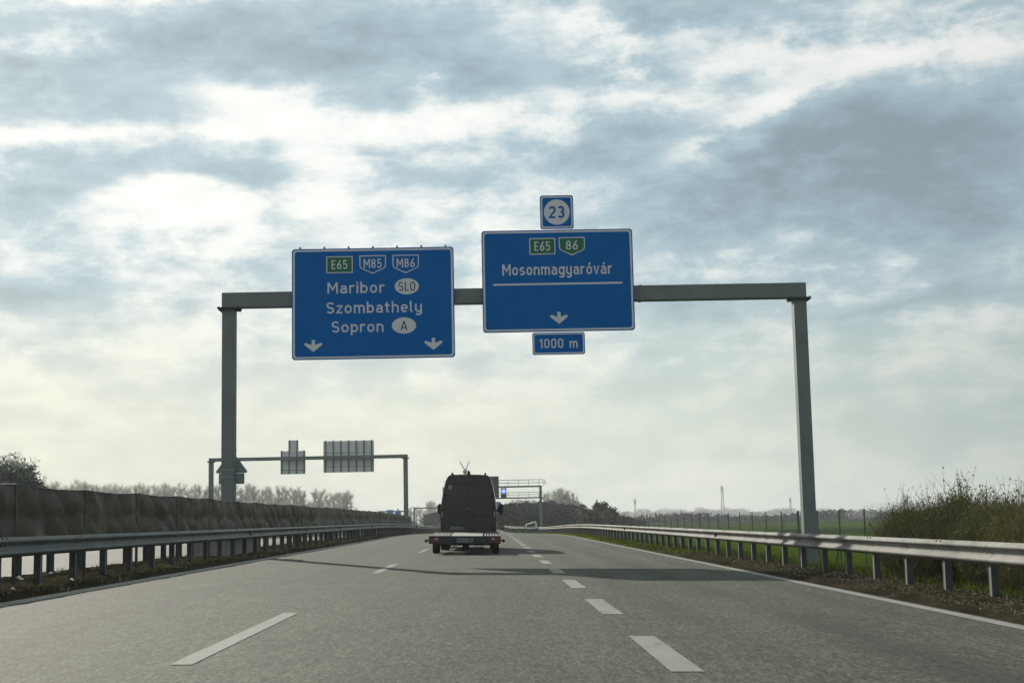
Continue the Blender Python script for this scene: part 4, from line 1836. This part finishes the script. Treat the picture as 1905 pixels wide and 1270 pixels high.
# thicket behind the lattice gantry
th = [(924, 944, 330), (934, 940, 335), (945, 934, 340), (955, 931, 330), (967, 929, 345), (978, 930, 335), (988, 931, 330), (998, 929, 340), (1009, 928, 325), (1019, 931, 330), (1030, 932, 320), (1042, 931, 325), (1054, 933, 315), (1066, 936, 310), (1078, 940, 300), (1090, 945, 290), (1101, 950, 280)]
for px, py, Y in th:
    pal_at(px, py + rt_.uniform(-2, 2), Y, 'dark evergreen tree in the dense thicket behind the lattice gantry', 'dark thicket trees', dark, 1.25, 'evergreen_tree', 6.5)
for px, py in ((948, 926), (961, 922), (973, 925), (985, 921), (996, 924), (1024, 920), (1032, 917), (1060, 924), (1086, 934)):
    pal_at(px, py, 348, 'thin bare tree rising a little above the dark thicket', 'bare trees in the thicket', sx=1.1)
for i in range(14):
    px = 930 + i * 11.5 + rt_.uniform(-3, 3)
    pal_at(px, 946 + rt_.uniform(-3, 4) + max(0, px - 1060) * .12, 275 + rt_.uniform(-6, 6), 'dark evergreen tree in the dense thicket behind the lattice gantry', 'dark thicket trees', dark, 1.5, 'evergreen_tree', 6.5)
# taller pale trees rising over the thicket
for px, py, sx, lab in ((1012, 907, 1.0, 'slim pale tree rising directly right of the lattice gantry post'), (1040, 900, 1.35, 'tallest pale tree over the dark thicket, right of the lattice gantry'), (1052, 906, 1.1, 'pale tree leaning against the tallest pale tree over the thicket'), (1067, 909, .9, 'faint thin tree right of the tallest pale tree'), (1076, 924, .9, 'small faint tree at the right end of the tall pale trees')):
    pal_at(px, py, 352, lab, None, sx=sx)
for k in range(7):
    pal_at((1016, 1034, 1039, 1046, 1049, 1060, 1071)[k], (914, 905, 902, 903, 912, 918, 925)[k], 356 + k, 'pale tree in the clump of tall pale trees over the dark thicket', 'tall pale trees over the thicket', sx=1.0)
# brown bush and low hedge where the thicket ends
for px, py, Y, sx in ((1095, 950, 250, 1.3), (1111, 938, 245, 1.0), (1122, 948, 240, 1.2), (1104, 955, 235, 1.3)):
    t = at(px, py, Y)
    brown.place('bush', t.x, Y, gz(t.x, Y), (t.z - gz(t.x, Y)) / 5.3, rt_.uniform(0, 6), 'brown twiggy bush at the right end of the dark thicket', 'brown bushes', 'bush', sx)
for px, py, Y, sx in ((1134, 956, 300, 1.5), (1146, 955, 320, 1.6), (1157, 957, 330, 1.6), (1172, 961, 340, 1.8), (1188, 964, 350, 1.8)):
    pal_at(px, py, Y, 'low dark shrub in the hedge trailing off right of the brown bush', 'low hedge shrubs', dark, sx, 'shrub', 6.5)
for px, py in ((1125, 941), (1139, 943), (1150, 946), (1163, 948)):
    pal_at(px, py, 420, 'small bare tree behind the low hedge', 'small bare trees', sx=1.5)


# far tree line across the fields: one mass
def far_wood():
    rr = random.Random(5)
    b = MB()
    clumps = [(1165, 950, 40), (1195, 946, 40), (1238, 944, 50), (1266, 947, 40), (1302, 943, 34), (1318, 946, 40), (1350, 944, 48), (1378, 945, 42), (1448, 945, 46), (1468, 944, 44), (1530, 945, 48), (1555, 949, 46), (1600, 946, 60), (1640, 936, 90), (1700, 930, 90), (1760, 930, 90), (1820, 930, 90), (1880, 932, 90), (1940, 930, 90), (2000, 930, 90), (2080, 934, 90), (1420, 950, 50), (1285, 951, 40), (1215, 951, 40), (1400, 951, 40), (1500, 950, 50)]
    for px, py, wpx in clumps:
        Y = rr.uniform(1300, 1500) if px < 1590 else rr.uniform(520, 580)
        t = at(px, py, Y)
        zg = gz(t.x, Y)
        hh = t.z - zg
        rw = wpx * Y / F * .5
        for k in range(4):
            xx = t.x + rr.uniform(-.6, .6) * rw
            b.k = 0
            b.tube((xx, Y, zg), (xx + rr.uniform(-.5, .5), Y, zg + hh * .75), .25, .08, 5)
        for k in range(900):
            v = rdir(rr)
            rad = rr.random() ** .4
            p = Vector((t.x + v.x * rw * rad, Y + v.y * rw * rad, zg + hh * .52 + v.z * hh * .50 * rad))
            s_ = rr.uniform(.3, .75) * Y / 900
            u_, w_ = rdir(rr, .6) * s_, rdir(rr) * s_ * .35
            b.k = 1
            b.add([p - u_, p + w_, p + u_, p - w_], [(0, 1, 2, 3)])
    tag(b.build('far_woods', ['bark_pale', 'twig_far']), 'pale line of far trees along the horizon beyond the right field', 'woods', kind='stuff')
    # dark low hedge belt in front of it
    b = MB()
    for k in range(9000):
        px = rr.uniform(1150, 2100)
        Y = rr.choice((560, 600, 700)) + rr.uniform(-8, 8)
        t = at(px, 960, Y)
        zg = gz(t.x, Y)
        hmax = 2.4 + 1.0 * math.sin(px * .021) + .8 * math.sin(px * .053 + Y)
        p = Vector((t.x, Y + rr.uniform(-3, 3), zg + rr.random() * hmax))
        s_ = rr.uniform(.5, 1.1)
        u_, w_ = rdir(rr) * s_, rdir(rr) * s_ * .6
        b.add([p - u_, p + w_, p + u_, p - w_], [(0, 1, 2, 3)])
    tag(b.build('far_hedge', 'far_hedge'), 'dark low hedge belt across the far right field', 'hedge', kind='stuff')


far_wood()


# far farm buildings
def shed(px0, px1, py0, py1, Y, label, dark_=False):
    a, c = at(px0, py0, Y), at(px1, py1, Y)
    zg = gz(c.x, Y)
    w, h = c.x - a.x, a.z - zg
    r = empty('farm_shed', ((a.x + c.x) / 2, Y, zg), label, 'shed')
    b = MB()
    b.box(-w / 2, w / 2, 0, 12, -.3, h * .7)
    b.build('wall', 'evergreen_brown' if dark_ else 'concrete', r)
    b = MB()
    b.add([(-w / 2 - .4, -.5, h * .69), (w / 2 + .4, -.5, h * .69), (w / 2 + .4, 12.5, h * .69), (-w / 2 - .4, 12.5, h * .69), (-w / 2 - .4, 6, h), (w / 2 + .4, 6, h)],
          [(0, 1, 5, 4), (2, 3, 4, 5), (1, 2, 5), (3, 0, 4), (3, 2, 1, 0)])
    b.build('roof', 'far_hedge' if dark_ else 'roof_grey', r)


shed(1275, 1286, 954.5, 960, 620, 'small dark hut far out in the right field near the fence', True)
shed(1358, 1398, 962.5, 966, 760, 'long low pale shed far across the right field')


# lattice masts on the horizon
def mast(px, pyt, Y, label, w=1.6):
    t = at(px, pyt, Y)
    zg = gz(t.x, Y)
    h = t.z - zg
    r = empty('radio_mast', (t.x, Y, zg), label, 'mast')
    b = MB()
    n = 14
    for sx, sy in ((-1, -1), (1, -1), (1, 1), (-1, 1)):
        b.tube((sx * w / 2, sy * w / 2, -.5), (sx * w * .12, sy * w * .12, h * .93), .11, .07, 5)
    for i in range(n):
        z0, z1 = h * .93 * i / n, h * .93 * (i + 1) / n
        k0, k1 = 1 - .76 * i / n, 1 - .76 * (i + 1) / n
        for (ax, ay, bx, by) in ((-1, -1, 1, -1), (1, -1, 1, 1), (1, 1, -1, 1), (-1, 1, -1, -1)):
            b.tube((ax * w / 2 * k0, ay * w / 2 * k0, z0), (bx * w / 2 * k1, by * w / 2 * k1, z1), .05, n=4)
    b.build('lattice', 'mast_grey', r)
    b = MB()
    b.tube((0, 0, h * .93), (0, 0, h), .10, .06, 6)
    for z in (.80, .86, .91):
        b.tube((-.5, -.4, h * z), (-.5, -.4, h * z + 1.8), .18, n=6)
        b.tube((.5, .3, h * z - .6), (.5, .3, h * z + 1.2), .18, n=6)
    b.build('antenna', 'mast_grey', r)


mast(1343, 903, 700, 'tallest lattice radio mast on the horizon beyond the right field', 2.0)
mast(1181, 928, 800, 'shorter radio mast on the horizon near the brown bush', 1.6)
mast(1470, 926, 900, 'faint thin mast on the horizon next to the right gantry post', 1.6)


# ------------------------------------------------------------------ roadside shrubs on the right
def make_shrub(seed, h, rad, nst, label, x, y):
    rr = random.Random(seed)
    root = empty('roadside_shrub', (x, y, gz(x, y)), label, 'shrub', None)
    st, lf = MB(), MB()
    for i in range(int(nst * 1.35)):
        a = rr.uniform(0, 2 * math.pi)
        q = rr.random() ** .6
        bx, by = math.cos(a) * rad * .35 * q, math.sin(a) * rad * .35 * q
        H_ = h * (1.05 - .45 * q * q) * rr.uniform(.75, 1.08)
        out = rad * q * rr.uniform(.7, 1.15)
        pts = []
        nseg = 6
        wob = rr.uniform(-.1, .1)
        for k in range(nseg + 1):
            t = k / nseg
            pts.append(Vector((bx + math.cos(a) * (out - rad * .35 * q) * t ** 1.15 + wob * math.sin(t * 5) * .3, by + math.sin(a) * (out - rad * .35 * q) * t ** 1.15 + wob * math.cos(t * 4) * .3, H_ * t ** .92 - .08)))
        r_ = rr.uniform(.004, .009)
        for k in range(nseg):
            st.tube(pts[k], pts[k + 1], r_ * (1 - k / nseg * .8), r_ * (1 - (k + 1) / nseg * .8), 3, False)
        tips = []
        for k in range(9):
            t = rr.uniform(.3, .98)
            s_ = t * nseg
            j = min(nseg - 1, int(s_))
            p = pts[j].lerp(pts[j + 1], s_ - j)
            d = ((pts[j + 1] - pts[j]).normalized() + rdir(rr) * .7 + Vector((0, 0, .2))).normalized()
            e = p + d * rr.uniform(.15, .5)
            st.tube(p, e, .004, .002, 3, False)
            tips.append((p, e))
        tips.append((pts[-3], pts[-1]))
        for (p, e) in tips:
            for k in range(rr.randint(3, 8)):
                c = p.lerp(e, rr.random() ** .8) + rdir(rr) * .03
                s_ = rr.uniform(.010, .024)
                # sparser leaves right at the top of the stems
                if c.z > h * .86 and rr.random() < .55:
                    continue
                u_, v_ = rdir(rr, .4) * s_ * 1.5, rdir(rr) * s_ * .9
                lf.k = 0 if rr.random() < .45 else 1
                lf.add([c - u_, c + v_, c + u_, c - v_], [(0, 1, 2, 3)])
    # dense lower mass of fine twigs and old leaves
    for k in range(int(nst * 85)):
        v = rdir(rr)
        q = rr.random() ** .5
        p = Vector((v.x * rad * .95 * q, v.y * rad * .95 * q, h * .36 + v.z * h * .36 * q))
        if p.z < .0:
            continue
        s_ = rr.uniform(.02, .05)
        if rr.random() < .8:
            st.tube(p, p + rdir(rr, 1.8) * rr.uniform(.25, .65), .005, .002, 3, False)
        else:
            lf.k = 1 if rr.random() < .75 else 0
            u_, v_ = rdir(rr, .4) * s_ * 1.3, rdir(rr) * s_ * .9
            lf.add([p - u_, p + v_, p + u_, p - v_], [(0, 1, 2, 3)])
    st.build('branches', 'shrub_stem', root)
    lf.build('foliage', ['shrub_leaf', 'shrub_leaf_dark'], root)
    return root


SHR = [(41, 1.85, .95, 105, 'leftmost leafy shrub behind the right guardrail, lowest and leaning outward', 9.05, 30.2),
       (42, 2.3, 1.05, 130, 'tall twiggy shrub with the highest bare tips behind the right guardrail', 10.1, 30.4),
       (43, 2.02, 1.1, 130, 'dense olive shrub behind the right guardrail near the photo edge', 10.0, 27.6),
       (44, 2.1, 1.1, 120, 'shrub standing behind the dense olive one, at the right photo edge', 11.3, 30.0),
       (45, 1.9, 1.1, 110, 'nearest dark shrub behind the right guardrail at the photo edge', 9.75, 25.0),
       (46, 1.95, 1.0, 90, 'shrub at the back of the right thicket, seen between the taller ones', 11.0, 33.0)]
for a in SHR:
    make_shrub(*a)


# ------------------------------------------------------------------ grass, dead stalks, litter
def blades(name, n, xr0, xr1, y0, y1, hgt, wid, mats, seed, bias=1.6, flat=.3, clump=0, lab=None, zoff=0.0):
    rr = random.Random(seed)
    b = MB()
    centres = [(rr.uniform(xr0, xr1), y0 + (y1 - y0) * rr.random() ** bias) for _ in range(clump)] if clump else None
    for i in range(n):
        if centres:
            cx_, cy_ = rr.choice(centres)
            x, y = cx_ + rr.gauss(0, .16), cy_ + rr.gauss(0, .28)
            if not (xr0 - .05 < x < xr1 + .05):
                continue
        else:
            x, y = rr.uniform(xr0, xr1), y0 + (y1 - y0) * rr.random() ** bias
        X = x + cx(y)
        z = gz(X, y) + zoff
        far = 1 + y / 60.0
        L = hgt * rr.uniform(.4, 1.3)
        w = wid * rr.uniform(.6, 1.4) * far
        a = rr.uniform(0, 6.28)
        d = Vector((math.cos(a) * flat * rr.random() * 2, math.sin(a) * flat * rr.random() * 2, 1)).normalized() * L
        sd = Vector((math.cos(a + 1.57), math.sin(a + 1.57), 0)) * w / 2
        p = Vector((X, y, z))
        b.k = rr.randrange(len(mats))
        b.add([p - sd, p + sd, p + d * .6 + sd * .6 + Vector((d.x, d.y, 0)) * .1, p + d], [(0, 1, 2, 3)])
    o = b.build(name, mats)
    return tag(o, lab, 'grass', kind='stuff')


blades('dry_grass', 15000, 5.85, 7.4, 11, 75, .10, .010, ['dead_grass', 'dead_stalk', 'dead_grass'], 1, 1.7, 1.2, 260, 'dead brown grass and stalks on the right verge')
blades('verge_grass', 12000, 5.8, 7.3, 45, 170, .14, .02, ['live_grass', 'yellow_grass'], 2, 1.2, .6, 500, 'yellow green grass tufts along the farther right verge')
blades('bank_grass', 26000, 7.2, 13, 13, 80, .20, .014, ['live_grass', 'live_grass', 'dead_grass'], 3, 1.6, .7, 0, 'green grass on the bank behind the right guardrail')
blades('median_grass', 12000, -9.25, -6.65, 10, 75, .12, .010, ['dead_grass', 'dead_stalk', 'live_grass'], 4, 1.6, 1.0, 260, 'thin dead grass growing in the median')


def chips(name, n, x0, x1, y0, y1, seed, lab, mm):
    rr = random.Random(seed)
    b = MB()
    for i in range(n):
        x, y = rr.uniform(x0, x1), y0 + (y1 - y0) * rr.random() ** 1.5
        z = gz(x, y) + .05 + rr.random() * .02
        s_ = rr.uniform(.008, .028)
        d = rdir(rr)
        d.z *= .3
        e = rdir(rr) * s_ * .5
        f_ = Vector((0, 0, s_ * .5))
        p = Vector((x, y, z))
        q = d * s_
        b.add([p - q, p + e, p + q, p - e, p + f_], [(0, 1, 4), (1, 2, 4), (2, 3, 4), (3, 0, 4), (3, 2, 1, 0)])
    return tag(b.build(name, mm), lab, 'debris', kind='stuff')


chips('gravel', 2600, 5.8, 7.2, 14, 60, 6, 'pale gravel and wood chips scattered on the right verge', 'dead_stalk')
chips('gravel', 700, -9.2, -6.8, 14, 60, 7, 'pale grit scattered over the median soil', 'dead_stalk')
rr = random.Random(9)
for (px, py) in ((36, 1077), (40, 1081), (95, 1069), (107, 1068), (23, 1100), (134, 1082)):
    Y = 1.1 * F / (py - 966)
    t = at(px, py, Y)
    b = MB()
    pts = []
    for k in range(7):
        a = k / 7 * 6.28
        pts.append((math.cos(a) * .05 * rr.uniform(.6, 1.2), math.sin(a) * .06 * rr.uniform(.6, 1.2), rr.uniform(0, .03)))
    b.add(pts + [(0, 0, .05)], [(k, (k + 1) % 7, 7) for k in range(7)] + [tuple(range(6, -1, -1))])
    tag(b.build('litter', 'litter', loc=(t.x, Y, gz(t.x, Y) + .05)), 'scrap of white litter lying on the median soil', 'litter', 'white litter scraps on the median')

# ------------------------------------------------------------------ haze
b = MB()
b.box(-2700, 2700, -60, 2800, -6, 34)
hz = b.build('haze', 'concrete')
hz.data.materials.clear()
mh = bpy.data.materials.new('haze_air')
mh.use_nodes = True
nt = mh.node_tree
nt.nodes.clear()
g = G(nt)
out = g.n('ShaderNodeOutputMaterial')
pv = g.n('ShaderNodeVolumePrincipled')
pv.inputs['Color'].default_value = (.93, .96, .95, 1)
pv.inputs['Density'].default_value = .00028
pv.inputs['Anisotropy'].default_value = .0
g.link(pv.outputs[0], out.inputs['Volume'])
hz.data.materials.append(mh)
hz['kind'] = 'stuff'
hz['label'] = 'pale even haze in the air over the whole plain'
hz['category'] = 'haze'
